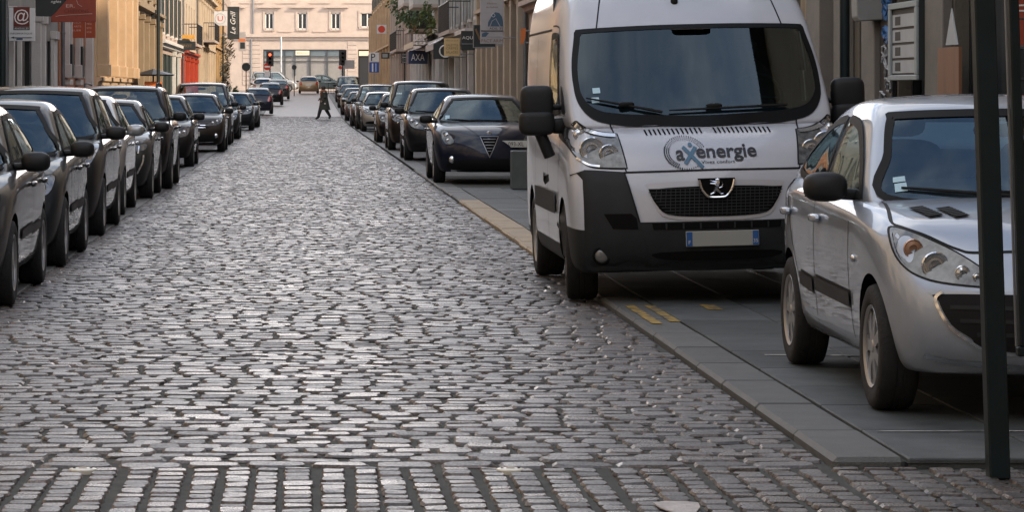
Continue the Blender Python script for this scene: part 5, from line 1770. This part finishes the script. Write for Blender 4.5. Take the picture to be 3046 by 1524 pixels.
# left side
s = Sign('shop_sign', 'white computer shop sign with brown square and big at sign', 62, 22, 88, 20, 103, S_WHITE, bracket=-1)
s.rect(33.5, 74.5, 17, 67, S_BROWN); s.text('@', 54, 42, 37, L_WHITE, 38)
s.rect(33.5, 74.5, 67.4, 75, S_DARK); s.text('ANGULLES', 54, 71, 36, L_WHITE, 4.5)
s.text('INFORMATIQUE', 53.5, 84, 55, INK, 5); s.line([(28, 94), (80, 94)], INK, .006); s.poly([(27, 94), (35, 91.5), (35, 96.5)], INK); s.rect(41, 57, 95.5, 100, L_BLUE)
s = Sign('shop_sign', 'dark shield shaped hanging sign beside the white computer shop sign', 66, 90, 91, -26, 0, S_DARK, bracket=-1)
bpy.data.objects.remove(s.panel)
s.panel = MB().prism([(s.X(a) - s.ox, s.Z(b) - s.oz) for a, b in ((88, -26), (172, -26), (168, -2), (140, 30), (128, 41), (90, 40))], 'xz', 0, .05).build('panel', S_DARK, s.o, bevel=.006)
s.text('ngles', 141, 4, 26, L_WHITE, 9, shear=.2)
s = Sign('shop_sign', 'brownish red shop banner with white house outline and faint lettering', 73, 128, 241, -30, 55, S_RED, bracket=-1, th=.08)
s.text('ER.', 177, 14, 22, L_PINK, 8); s.text('CHIFFONS', 192, 27, 62, S_BROWN, 8); s.line([(140, 41), (150, 38.5), (232, 34)], L_PINK, .006); s.line([(190, -8), (196, 10), (206, 16)], L_PINK, .005)
s = Sign('shop_sign', 'orange red hanging banner with a white line drawing and rows of small lettering', 79, 160, 240, -30, 95, S_ORANGE, bracket=-1)
s.line([(214.6, 95), (214.6, -20)], L_PINK, .007); s.line([(214, 29), (224, 29), (231, 16), (234, -10)], L_WHITE, .014); s.line([(205, 14), (209, 4), (212, -10)], L_WHITE, .014)
for y_, t in ((56, 'CREATEUR'), (66, 'DES ARTS'), (76, 'ATELIER')): s.text(t, 187, y_, 34, L_PINK, 4.5)
for y_, t in ((50, 'SUR'), (59.5, 'MESU'), (70, 'RETO'), (80, 'UCHE')): s.text(t, 224, y_, 12, L_PINK, 4.5)
s = Sign('shop_awning_sign', 'black fascia sign on the brown stone house on the left', 118, 348, 393, 24, 36, S_DARK, th=.5, bracket=-1)
for q in (352, 366, 380): s.rect(q, q + 8, 36, 52 if q < 370 else 46, S_DARK, .02, 'valance')
s = Sign('shop_sign', 'small yellow sign above the dark pub board on the left', 150, 458, 490, 87, 98, YELP, bracket=-1)
s = Sign('shop_sign', 'long dark pub board with curly top on the left', 148, 432, 492, 104, 126, S_DARK, bracket=-1)
s.poly([(440, 104), (446, 98), (456, 100), (462, 96), (474, 98), (480, 103), (480, 104)], S_DARK, .04); s.text('BISTROT', 462, 115, 42, L_BROWN, 7)
s = Sign('shop_sign', 'square white supermarket sign with red letter U in a ring', 195, 538, 571, 28, 64, S_WHITE, bracket=-1, th=.12)
s.text('U', 554, 46, 13, L_RED, 13); s.line(ringpts(554, 46.5, 13), STEEL, .012)
s = Sign('shop_sign', 'tall black vertical sign with white handwritten restaurant name', 205, 572, 602, 16, 98, S_DARK, bracket=-1, th=.14)
s.text('Le Grill', 585.5, 56, 58, L_WHITE, 13, rot=R(90), shear=.35); s.line([(596, 30), (596, 86)], STEEL, .01)
s = Sign('shop_sign', 'small grey and orange sign under the tall black vertical sign', 214, 600, 618, 80, 128, S_PALE, bracket=-1)
s.rect(600, 617, 97, 104, TWINE); s.rect(604, 616, 106, 122, S_DARK)
# right side
s = Sign('shop_sign', 'pale grey housing office sign with slate blue bird emblem', 83, 1208, 1267, -20, 110, S_PALE, bracket=1)
arc = [(1228, 66)] + ringpts(1247, 48, 19, 150, 0, 14) + [(1266 - 1, 66)]
s.poly([(1227, 66), (1228, 55), (1234, 45), (1238, 36), (1246, 30), (1256, 32), (1263, 42), (1265.5, 55), (1265.5, 66)], L_BLUE)
s.line([(1232, 66), (1238, 52), (1247, 46), (1258, 66)], S_PALE, .012); s.line(ringpts(1241, 38, 4), L_WHITE, .007)
s.text('ADIL 35', 1248, 71, 34, INK, 6); s.line([(1210, 77), (1266, 77)], INK, .012)
s.poly([(1212, 104 - 12), (1212, 84), (1222, 80), (1230, 83), (1225, 88), (1222, 92)], L_BLUE); s.text('PACT ARIM', 1238, 102, 54, L_BROWN, 8); s.line([(1224, 92), (1264, 92)], STEEL, .006)
s.text('Maison', 1238, 8, 24, L_BROWN, 4); s.text("de l'habitat", 1238, 17, 30, L_BROWN, 4)
s = Sign('shop_sign', 'dark framed sign with glazed edge left of the housing office sign', 86.5, 1190, 1246, 62, 120, S_DARK, bracket=1, th=.08)
s.line([(1191, 63), (1191, 119), (1245, 119)], STEEL, .02); s.line([(1196, 72), (1208, 100)], L_BROWN, .03)
s = Sign('shop_sign', 'black sign with the white letters AQU on the right', 95, 1160, 1195, 77, 126, S_DARK, bracket=1, th=.1)
s.text('AQU', 1176, 95, 27, L_WHITE, 9); s.line([(1161, 110), (1194, 110)], STEEL, .01)
s = Sign('shop_sign', 'cream board with four lines of brown lettering on the right', 104, 1117, 1157, 96, 141, S_CREAM, bracket=1)
for y_, t in ((102, 'MENU DU JOUR'), (113, 'GALETTES'), (121, 'CREPES'), (131, 'SALADES')): s.text(t, 1137, y_, 30, L_BROWN, 6)
s = Sign('shop_sign', 'black board carrying a white ring left of the cream board', 110, 1090, 1128, 110, 148, S_DARK, bracket=1)
s.line(ringpts(1121, 128, 15), L_WHITE, .03)
s = Sign('shop_sign', 'small orange red flag sign beside the white van', 76, 1310, 1323, 72, 112, TWINE, bracket=1)
bpy.data.objects.remove(s.panel)
s.panel = MB().prism([(s.X(a) - s.ox, s.Z(b) - s.oz) for a, b in ((1310, 72), (1323, 70), (1321, 96), (1315, 112), (1310, 110))], 'xz', 0, .03).build('panel', TWINE, s.o)
s = Sign('shop_sign', 'small dark lantern shaped sign right of the parking sign', 172, 959, 980, 132, 147, S_DARK, bracket=1, th=.2)
s.rect(962, 975, 135, 144, SHUT)
s = Sign('shop_sign', 'little red round sign high above the parking sign', 200, 948, 972, 62, 84, S_WHITE, bracket=1)
s.poly(ringpts(960, 73, 9), L_RED)


def post(name, label, Y, px, z0, z1, r, m=POSTM, group=None, cat='post', base=True):
    o = empty(name, ((px - 758) * Y / F, Y, z0)); tag(o, label, cat, group)
    mb = MB().lathe([(r * 2.0, 0), (r * 2.0, .06), (r * 1.3, .30), (r, .5), (r, z1 - z0 - .05), (r * .6, z1 - z0)] if base else [(r, 0), (r, z1 - z0)], 'z', n=12)
    mb.build('pole', m, o, smooth=True)
    return o


# parking sign
Y = 190.; k = Y / F
o = post('parking_sign', 'white parking sign above a blue one on a grey pole', Y, 941, gz(Y), 1.55 + 98 * k, .03, STEEL, cat='sign', base=False)
zz = lambda py: 1.55 + (230 - py) * k - gz(Y)
for (a, b, c, d, m) in ((-.31, .31, 155, 132, S_WHITE), (-.30, .30, 182, 156.5, S_BLUE)):
    q = MB().box(a, b, -.09, -.05, zz(c), zz(d)).build('sign_plate', m, o, bevel=.01)
text_front('lettering', 'P', 1, INK, o, (-.06, -.098, zz(143.5)), width=.26, height=.46)
for x0, x1 in ((-.14, -.05), (.09, .13)): MB().box(x0, x1, -.096, -.0905, zz(180), zz(159)).build('pictogram', L_WHITE, o)
# street direction signs
Y = 150.; k = Y / F
o = post('direction_sign', 'stack of small dark direction boards on a thin post on the right', Y, 1018, gz(Y), 1.55 + 100 * k, .035, POSTM, cat='sign', base=False)
zz = lambda py: 1.55 + (230 - py) * k - gz(Y)
for i, (c, d) in enumerate(((140, 134), (146.5, 141), (152.5, 147.5), (158.5, 153.5))):
    q = MB().box(-.18, .20, -.09, -.05, zz(c), zz(d)).build('board', S_DARK, o)
    MB().box(-.14, .15, -.095, -.0905, zz(c) + .04, zz(d) - .04).build('board_strip', S_WHITE if i % 2 else SHUT, q)
# awnings on the right
def awning(label, Y0, Y1, out, z0, z1, m, val=.25):
    o = empty('awning', (FX, (Y0 + Y1) / 2, z0)); tag(o, label, 'awning')
    h = (Y1 - Y0) / 2
    MB().prism([(0.0, z1 - z0), (-out, .0), (-out, -.03), (0.0, z1 - z0 - .05)], 'xz', -h, h).build('cover', m, o)
    MB().box(-out - .02, -out, -h, h, -val, 0).build('valance', m, o)
    for y in (-h + .1, h - .1): MB().tube([(-.02, y, z1 - z0 - .5), (-out + .05, y, .0)], .02, 6).build('arm', STEEL, o, smooth=True)
    return o
awning('beige awning on the white house on the right', 134, 146, 1.1, 3.75, 4.25, colm('awning_beige', (.55, .46, .36)))
NAVY = colm('awning_navy', (.015, .03, .09))
a_ = awning('navy blue awning end with white lettering on the right', 138, 141, 1.15, 3.35, 3.75, NAVY, .55)
text_front('lettering', 'AXA', 1, L_WHITE, a_, (-.75, -1.53, -.25), width=.6, height=.3)
MB().box(-1.15, -.3, -1.52, -1.5, -.55, .05).build('end_panel', NAVY, a_)
awning('pale awning before the cream board on the right', 116, 124, .95, 3.4, 3.9, S_PALE)
# balconies and plant boxes on the white house
def balcony(side, y0, y1, z, out, label, m, solid=None):
    o = empty('balcony', (side * FX, (y0 + y1) / 2, z)); tag(o, label, 'balcony')
    h = (y1 - y0) / 2; s_ = -side
    MB().box(0, s_ * out, -h, h, -.14, 0).build('slab', PALE, o)
    if solid:
        MB().box(s_ * out - s_ * .06, s_ * out, -h, h, .001, 1.0).build('parapet', solid, o); MB().box(s_ * .01, s_ * (out - .07), -h, -h + .06, .001, 1.0).build('parapet', solid, o)
    else:
        mb = MB()
        mb.tube([(0, -h + .03, 1.0), (s_ * out, -h + .03, 1.0), (s_ * out, h - .03, 1.0), (0, h - .03, 1.0)], .025, 6)
        for y in np.arange(-h + .03, h, .16): mb.box(s_ * out - .012, s_ * out + .012, y - .01, y + .01, 0, 1.0)
        for x in np.arange(.12, out, .14): mb.box(s_ * x - .01, s_ * x + .01, -h + .02, -h + .04, 0, 1.0)
        mb.build('railing', m, o)
    return o
balcony(1, 133, 138, 5.35, 1.15, 'white solid balcony at the top of the white house on the right', BLACKJ, WHITEW)
balcony(1, 141, 147, 4.45, 1.05, 'black glazed balcony below the white one on the right', BLACKJ, BLACKJ)
balcony(1, 150, 158, 5.9, 1.0, 'second white balcony further along the white house', BLACKJ, WHITEW)
balcony(1, 108, 116, 3.75, .8, 'wrought iron balcony with railings above the dark green shop', BLACKJ)
balcony(1, 168, 180, 3.9, .8, 'black iron balcony on the pale house at the right', BLACKJ)
balcony(1, 88, 94, 4.4, .5, 'stone balcony slab with iron railing above the housing office sign', BLACKJ)
balcony(-1, 180, 190, 4.6, .9, 'grey balcony with iron railing behind the white supermarket sign', BLACKJ)
balcony(-1, 156, 164, 4.0, .7, 'iron balcony above the red shop front', BLACKJ)

# foliage: many small leaves through a volume
LEAF = [mat('leaf_a', (.05, .085, .025), rough=.5, var=.3, vscale=30), mat('leaf_b', (.10, .14, .04), rough=.5, var=.3, vscale=30), mat('leaf_brown', (.075, .065, .04), rough=.6, var=.3, vscale=30)]


def bush(name, label, loc, rad, n, m, ls=.12, stem=True, cat='plant', flat=1.):
    o = empty(name, loc); tag(o, label, cat)
    g_ = np.random.default_rng(int(abs(loc[1]) * 10))
    mb = MB()
    cl = g_.normal(0, .45, (9, 3))
    for i in range(n):
        c = cl[i % 9] + g_.normal(0, .22, 3)
        p = Vector((c[0] * rad[0], c[1] * rad[1], c[2] * rad[2] + rad[2] * .9))
        d = Vector(g_.normal(0, 1, 3)).normalized(); u = d.orthogonal().normalized(); w_ = d.cross(u); q = ls * g_.uniform(.5, 1.2)
        mb.add([p - u * q, p + w_ * q * .45, p + u * q, p - w_ * q * .45], [(0, 1, 2, 3)])
    mb.build('foliage', m, o, weld=False)
    mb = MB()
    for i in range(5): mb.tube([(0, 0, 0), (cl[i][0] * rad[0] * .5, cl[i][1] * rad[1] * .5, rad[2] * .6), (cl[i][0] * rad[0], cl[i][1] * rad[1], rad[2] * (1 + cl[i][2]))], [.03, .02, .008], 5)
    mb.build('stem', L_BROWN, o)
    return o


bush('balcony_plant', 'leafy green plants hanging round the black balcony on the right', (5.2, 140.2, 4.3), (.9, .8, .9), 420, LEAF[0])
bush('balcony_plant', 'yellow green plant right of the black balcony', (5.95 - .35, 132.4, 4.0), (.28, .4, .75), 260, LEAF[1])
bush('balcony_plant', 'small green plant left of the white balcony near the top', (5.2, 158.8, 5.2), (.6, .6, .7), 260, LEAF[0])
bush('climbing_plant', 'brownish climbing plant on the wall left of the junction', (-5.55, 222, gz(222) + 1.2), (.5, 1.2, 1.9), 620, LEAF[2], .14)
bush('potted_tree', 'dark clipped shrub below the climbing plant left of the junction', (-4.7, 216, gz(216)), (.35, .4, .75), 320, LEAF[0], .1)

# traffic lights
RLAMP = mat('red_signal_lit', (.8, .05, .02), emit=(1, .06, .02), es=4.0)
def signal(label, Y, px, top, lit):
    o = post('traffic_light', label, Y, px, gz(Y), 1.55 + (230 - top) * Y / F, .06, POSTM, 'traffic lights at the junction', 'traffic light')
    h = 1.55 + (230 - top) * Y / F - gz(Y)
    bx_ = MB().box(-.17, .17, -.26, -.07, h - 1.05, h).build('housing', BLACKJ, o, bevel=.03)
    MB().box(-.30, .30, -.075, -.068, h - 1.15, h + .1).build('back_board', BLACKJ, o)
    for i in range(3):
        MB().lathe([(0, -.275), (.08, -.272), (.105, -.262)], 'y', (0, 0, h - .20 - .32 * i), 16, False).build('lens', RLAMP if (i == 0 and lit) else DARKM, o, smooth=True)
        MB().lathe([(.12, -.26), (.12, -.40)], 'y', (0, 0, h - .20 - .32 * i), 14, False).build('visor', BLACKJ, o, smooth=True)
    return o
sg = signal('traffic light showing red on the left of the junction', 250, 679, 131, True)
MB().lathe([(0, -.12), (.30, -.118), (.30, -.10)], 'y', (-.22, 0, 2.35), 20, False).build('no_entry_disc', L_RED, sg, smooth=True)
MB().box(-.44, 0, -.125, -.121, 2.29, 2.41).build('no_entry_bar', L_WHITE, sg)
MB().box(-.45, .02, -.12, -.10, 1.55, 1.95).build('notice', S_WHITE, sg)
sg = signal('dark unlit traffic light seen on the right of the junction', 246, 862, 128, False)
MB().box(-.9 + 1.05, .95, -.10, -.07, 2.2, 2.9).build('notice', S_PALE, sg, bevel=.1)
MB().lathe([(0, -.12), (.15, -.118), (.15, -.10)], 'y', (-.2, 0, 2.3), 20, False).build('no_entry_disc', L_RED, sg, smooth=True)
# round signs seen from behind
def round_sign(label, Y, px, py, r):
    z = 1.55 + (230 - py) * Y / F
    o = post('round_sign', label, Y, px, gz(Y), z, .035, POSTM, 'round road signs seen from behind', 'sign', base=False)
    MB().lathe([(0, -.06), (r * .96, -.06), (r, -.05), (r, -.03), (0, -.03)], 'y', (0, 0, z - gz(Y)), 24, False).build('disc', S_DARK, o, smooth=True)
round_sign('round road sign seen from behind at the end of the left row', 215, 619, 168, .30)
round_sign('small round road sign seen from behind standing in the middle of the junction', 247, 740, 169, .20)
post('street_lamp', 'slim grey lamp post before the far shop window', 284, 707, gz(284), 1.55 + 138 * 284 / F, .09, STEEL, cat='lamp post')
post('lamp_post', 'dark lamp post between the brown stone and pinkish houses', 104, 398, 0, 8, .06, POSTM, cat='lamp post')
post('lamp_post', 'tall thin dark pole before the cream house left of the supermarket sign', 212, 561, gz(212), 9, .05, POSTM, cat='lamp post')
post('downpipe_post', 'dark green pole at the left edge beside the computer shop sign', 58.5, 5, 0, 7, .075, POSTM, cat='post')
post('lamp_post', 'black lamp post standing between the white van and the silver hatchback', 26, 2125, PAVE, 7, .042, POSTM, cat='lamp post')
# hand railing at the junction
o = empty('hand_rail', (2.95, 256, gz(256))); tag(o, 'low metal guard railing by the pedestrian near the junction', 'railing')
for z in (.95, .12): MB().tube([(-.7, 0, z), (.9, 0, z)], .025, 6).build('rail', POSTM, o)
for x in np.linspace(-.7, .9, 8): MB().tube([(x, 0, 0), (x, 0, .97)], .014 if 0 < abs(x) < .69 else .03, 6).build('bar', POSTM, o)
# concrete block between the cars
blk = mat('grey_cabinet', (.075, .088, .085), rough=.6, var=.2, vscale=4, bump=.2)
o = empty('street_cabinet', (3.60, 47.3, .03)); tag(o, 'plain grey concrete block between the van and the midnight blue car', 'block')
MB().box(-.34, .34, 0, .5, 0, .60).build('block', blk, o, bevel=.015)
# litter bins and cabinets low on the pavements
o = empty('cafe_board', (-5.2, 107.5, 0)); tag(o, 'dark umbrella shaped stall with red panel by the peach house', 'stall')
MB().lathe([(.0, 2.35), (.75, 2.15), (.70, 2.1), (.0, 2.2)], 'z', n=8, caps=False).build('cover', BLACKJ, o)
MB().tube([(0, 0, 0), (0, 0, 2.2)], .03, 6).build('pole', POSTM, o); MB().box(-.3, .3, -.3, .3, .9, 1.9).build('panel', TWINE, o, bevel=.02); MB().box(-.12, .12, -.31, -.302, 1.4, 1.7).build('label_plate', L_WHITE, o)
MB().box(-.35, .35, -.35, .35, 0, .9).build('counter', BLACKJ, o)

# ------------------------------------------------------------------ dark post with notice frame, right edge
o = empty('sign_post', (2.805, 12.28, 0)); tag(o, 'dark green square post standing before the silver hatchback', 'post')
lean = -.032
def bar(x0, x1, y0, y1, z0, z1, m, par, nm, bev=.006):
    mb = MB().box(x0, x1, y0, y1, z0, z1)
    mb.v = [(x + lean * z, y, z) for x, y, z in mb.v]
    return mb.build(nm, m, par, bevel=bev)
bar(-.042, .042, 0, .084, -.01, 2.6, POSTM, o, 'shaft')
o2 = empty('metal_grating', (2.985, 12.55, 0)); tag(o2, 'dark thin framed grating with horizontal rods at the right edge', 'grating')
bar(-.020, .020, .0, .05, .50, 2.6, POSTM, o2, 'upright')
bar(-.036, -.028, .01, .03, .50, 2.6, ZINC, o2, 'rod_upright', .002)
bar(.45, .49, .0, .05, .0, 2.6, POSTM, o2, 'upright')
bar(-.03, .49, .0, .05, .46, .50, POSTM, o2, 'bottom_rail')
for z in np.arange(.60, 2.3, .125):
    mb = MB().tube([(.02 + lean * z, .025, z), (.46 + lean * z, .025, z)], .0045, 6); mb.build('rod', BLACKJ, o2)

# ------------------------------------------------------------------ things on the dim shop front at the right
WX = FX - .005
o = empty('notice_case', (FX - .14, 29.75, 1.66)); tag(o, 'pale framed notice case with four rows of sheets on the dark door', 'notice case')
CASE = colm('case_frame', (.30, .34, .34)); SHEET = colm('paper_sheet', (.38, .41, .42))
MB().box(0, .06, -.72, .68, 0, .76).build('back', S_DARK, o)
for (y0, y1, z0, z1) in ((-.72, .68, .70, .76), (-.72, .68, 0, .05), (-.72, -.62, .05, .70), (.58, .68, .05, .70)):
    MB().box(-.03, -.001, y0, y1, z0, z1).build('frame', CASE, o, bevel=.006)
for i in range(4):
    z = .07 + i * .15
    q = MB().box(-.010, -.002, -.58, .54, z, z + .125).build('sheet', SHEET, o)
    MB().box(-.012, -.0105, .14, .40, z + .02, z + .105).build('picture', S_DARK, q)
    MB().box(-.012, -.0105, -.58, .54, z + .127, z + .137).build('divider', INK, q)
o = empty('graffiti_panel', (FX - .02, 31.15, .06)); tag(o, 'narrow black panel covered in blue and grey graffiti', 'panel')
MB().box(-.03, .01, -.33, .33, 0, 3.3).build('panel', BLACKJ, o)
g_ = np.random.default_rng(5)
GB = colm('graffiti_blue', (.03, .12, .30)); GG = colm('graffiti_grey', (.28, .29, .30))
for i in range(17):
    z = .8 + i * .11 + g_.normal(0, .03)
    m = GB if z > 1.9 else GG
    cy = g_.uniform(-.15, .15)
    pts = [(-.036, cy + .14 * math.cos(t * (1.5 + g_.random())) , z + .07 * math.sin(t * 2.2) ) for t in np.linspace(0, 4.5, 12)]
    MB().tube(pts, .012 + .02 * (m is GB), 5).build('graffiti_stroke', m, o)
o = empty('grey_sign_box', (5.83, 31.5, 2.27)); tag(o, 'blank grey box sign hanging above the stone pillar', 'sign')
MB().prism([(-.14, .05), (-.11, 0), (.15, .02), (.15, 1.4), (-.17, 1.4)], 'xz', -.15, .15).build('box', mat('box_grey', (.24, .24, .225), rough=.6, var=.1), o, bevel=.01)
o = empty('wood_panel', (FX - .19 + .02, 27.6, 0)); tag(o, 'brown wooden panel low in the dim shop window', 'panel')
MB().box(0, .03, -.45, .45, .4, 1.95).build('board', mat('brown_wood', (.22, .10, .05), rough=.5, var=.3, vscale=3, stretch=(1, 1, .2)), o)
MB().prism([(-.4, 1.97), (.1, 1.97), (-.15, 2.3)], 'yz', .0, .01).build('paper', SHEET, o)
o = empty('red_poster', (5.2, 22.9, 1.9)); tag(o, 'red poster with white lines glimpsed through the grating at the right edge', 'poster')
MB().box(.13, .34, 0, .03, 0, .62).build('sheet', S_RED, o)
for z in (.25, .29): MB().box(.16, .30, -.003, -.0005, z, z + .012).build('print_line', L_WHITE, o)

# ------------------------------------------------------------------ pedestrian
def person():
    Y = 159.; X = (815 - 758) * Y / F
    o = empty('person', (X, Y, gz(Y))); tag(o, 'person in long dark coat and rust scarf striding left over the crossing', 'person')
    o.scale = (1.18, 1.18, 1.0)
    SKIN = mat('skin', (.45, .28, .20), rough=.5); COAT = mat('dark_green_coat', (.040, .044, .034), rough=.8, var=.3, vscale=8); HAIR = mat('dark_hair', (.03, .022, .018), rough=.6, var=.3)
    SCARF = mat('rust_scarf', (.22, .08, .035), rough=.9, var=.3, vscale=20); TR = mat('dark_trousers', (.025, .027, .032), rough=.8); SHOE = mat('black_shoe', (.01, .01, .01), rough=.4)
    V = [(0, 0, .92), (0, 0, 1.10), (-.01, 0, 1.32), (-.02, 0, 1.44), (-.03, 0, 1.52), (-.04, 0, 1.62), (-.035, 0, 1.70),        # 0-6 trunk, neck, head
         (-.02, -.09, .88), (-.17, -.09, .50), (-.26, -.09, .10), (-.38, -.09, .04),                                               # 7-10 front leg
         (.02, .09, .88), (.10, .09, .50), (.28, .09, .14), (.20, .09, .04),                                                       # 11-14 rear leg
         (0, -.18, 1.40), (.03, -.22, 1.14), (-.10, -.22, .95), (-.15, -.21, .90), (0, .18, 1.40), (-.06, .22, 1.15), (-.22, .22, 1.02), (-.27, .21, .98)]
    E = [(0, 1), (1, 2), (2, 3), (3, 4), (4, 5), (5, 6), (0, 7), (7, 8), (8, 9), (9, 10), (0, 11), (11, 12), (12, 13), (13, 14), (2, 15), (15, 16), (16, 17), (17, 18), (2, 19), (19, 20), (20, 21), (21, 22)]
    Rr = [.14, .13, .15, .07, .055, .095, .085, .12, .09, .065, .05, .12, .09, .065, .05, .065, .05, .038, .035, .065, .05, .038, .035]
    me = bpy.data.meshes.new('body'); me.from_pydata(V, E, [])
    b = link('body', me, SKIN, o)
    b.modifiers.new('k', 'SKIN')
    for i, r in enumerate(Rr): me.skin_vertices[0].data[i].radius = (r, r * (.85 if i < 3 else 1))
    for q in me.skin_vertices[0].data: q.use_root = False
    me.skin_vertices[0].data[0].use_root = True
    m_ = b.modifiers.new('s', 'SUBSURF'); m_.levels = m_.render_levels = 2
    dg = bpy.context.evaluated_depsgraph_get()
    nm = bpy.data.meshes.new_from_object(b.evaluated_get(dg)); b.modifiers.clear(); b.data = nm
    nm.materials.clear()
    for m in (SKIN, TR, SHOE): nm.materials.append(m)
    for p in nm.polygons:
        p.use_smooth = True
        z = p.center.z
        p.material_index = 2 if z < .10 else (1 if z < 1.0 and abs(p.center.y) < .2 else 0)
    MB().sup((-.035, 0, 1.64), (.105, .085, .12), 2.2, 16, 10).build('hair', HAIR, o, smooth=True)
    MB().sup((-.075, 0, 1.625), (.075, .065, .085), 2.1, 14, 10).build('face', SKIN, o, smooth=True)
    # coat: flaring tube, leaning with the stride, and sleeves
    c = MB(); n = 20; rings = [(1.47, .10, .12, -.01), (1.40, .17, .22, -.01), (1.15, .165, .20, 0), (.95, .19, .22, .01), (.70, .23, .23, .015), (.50, .27, .24, .02)]
    v = []; f = []
    for z, rx, ry, cx in rings:
        for q in range(n):
            t = 2 * math.pi * q / n; wv = 1 + (.05 * math.sin(5 * t) if z < 1 else 0)
            v.append((cx + rx * wv * math.cos(t), ry * wv * math.sin(t), z))
    for i in range(len(rings) - 1):
        for q in range(n): f.append((i * n + q, i * n + (q + 1) % n, (i + 1) * n + (q + 1) % n, (i + 1) * n + q))
    c.add(v, f)
    c.tube([V[15], V[16], (-.09, -.22, .97)], [.085, .07, .06], 10); c.tube([V[19], V[20], (-.21, .22, 1.03)], [.085, .07, .06], 10)
    c.build('coat', COAT, o, smooth=True)
    MB().lathe([(.07, 1.40), (.13, 1.42), (.145, 1.47), (.11, 1.53), (.075, 1.54)], 'z', (-.02, 0, 0), 16, False).build('scarf', SCARF, o, smooth=True)
    MB().sup((-.10, -.12, 1.36), (.06, .05, .14), 2.4, 12, 8).build('scarf_end', SCARF, o, smooth=True)
    MB().box(.0, .07, -.232, -.222, .80, .86).build('white_tag', L_WHITE, o)


person()
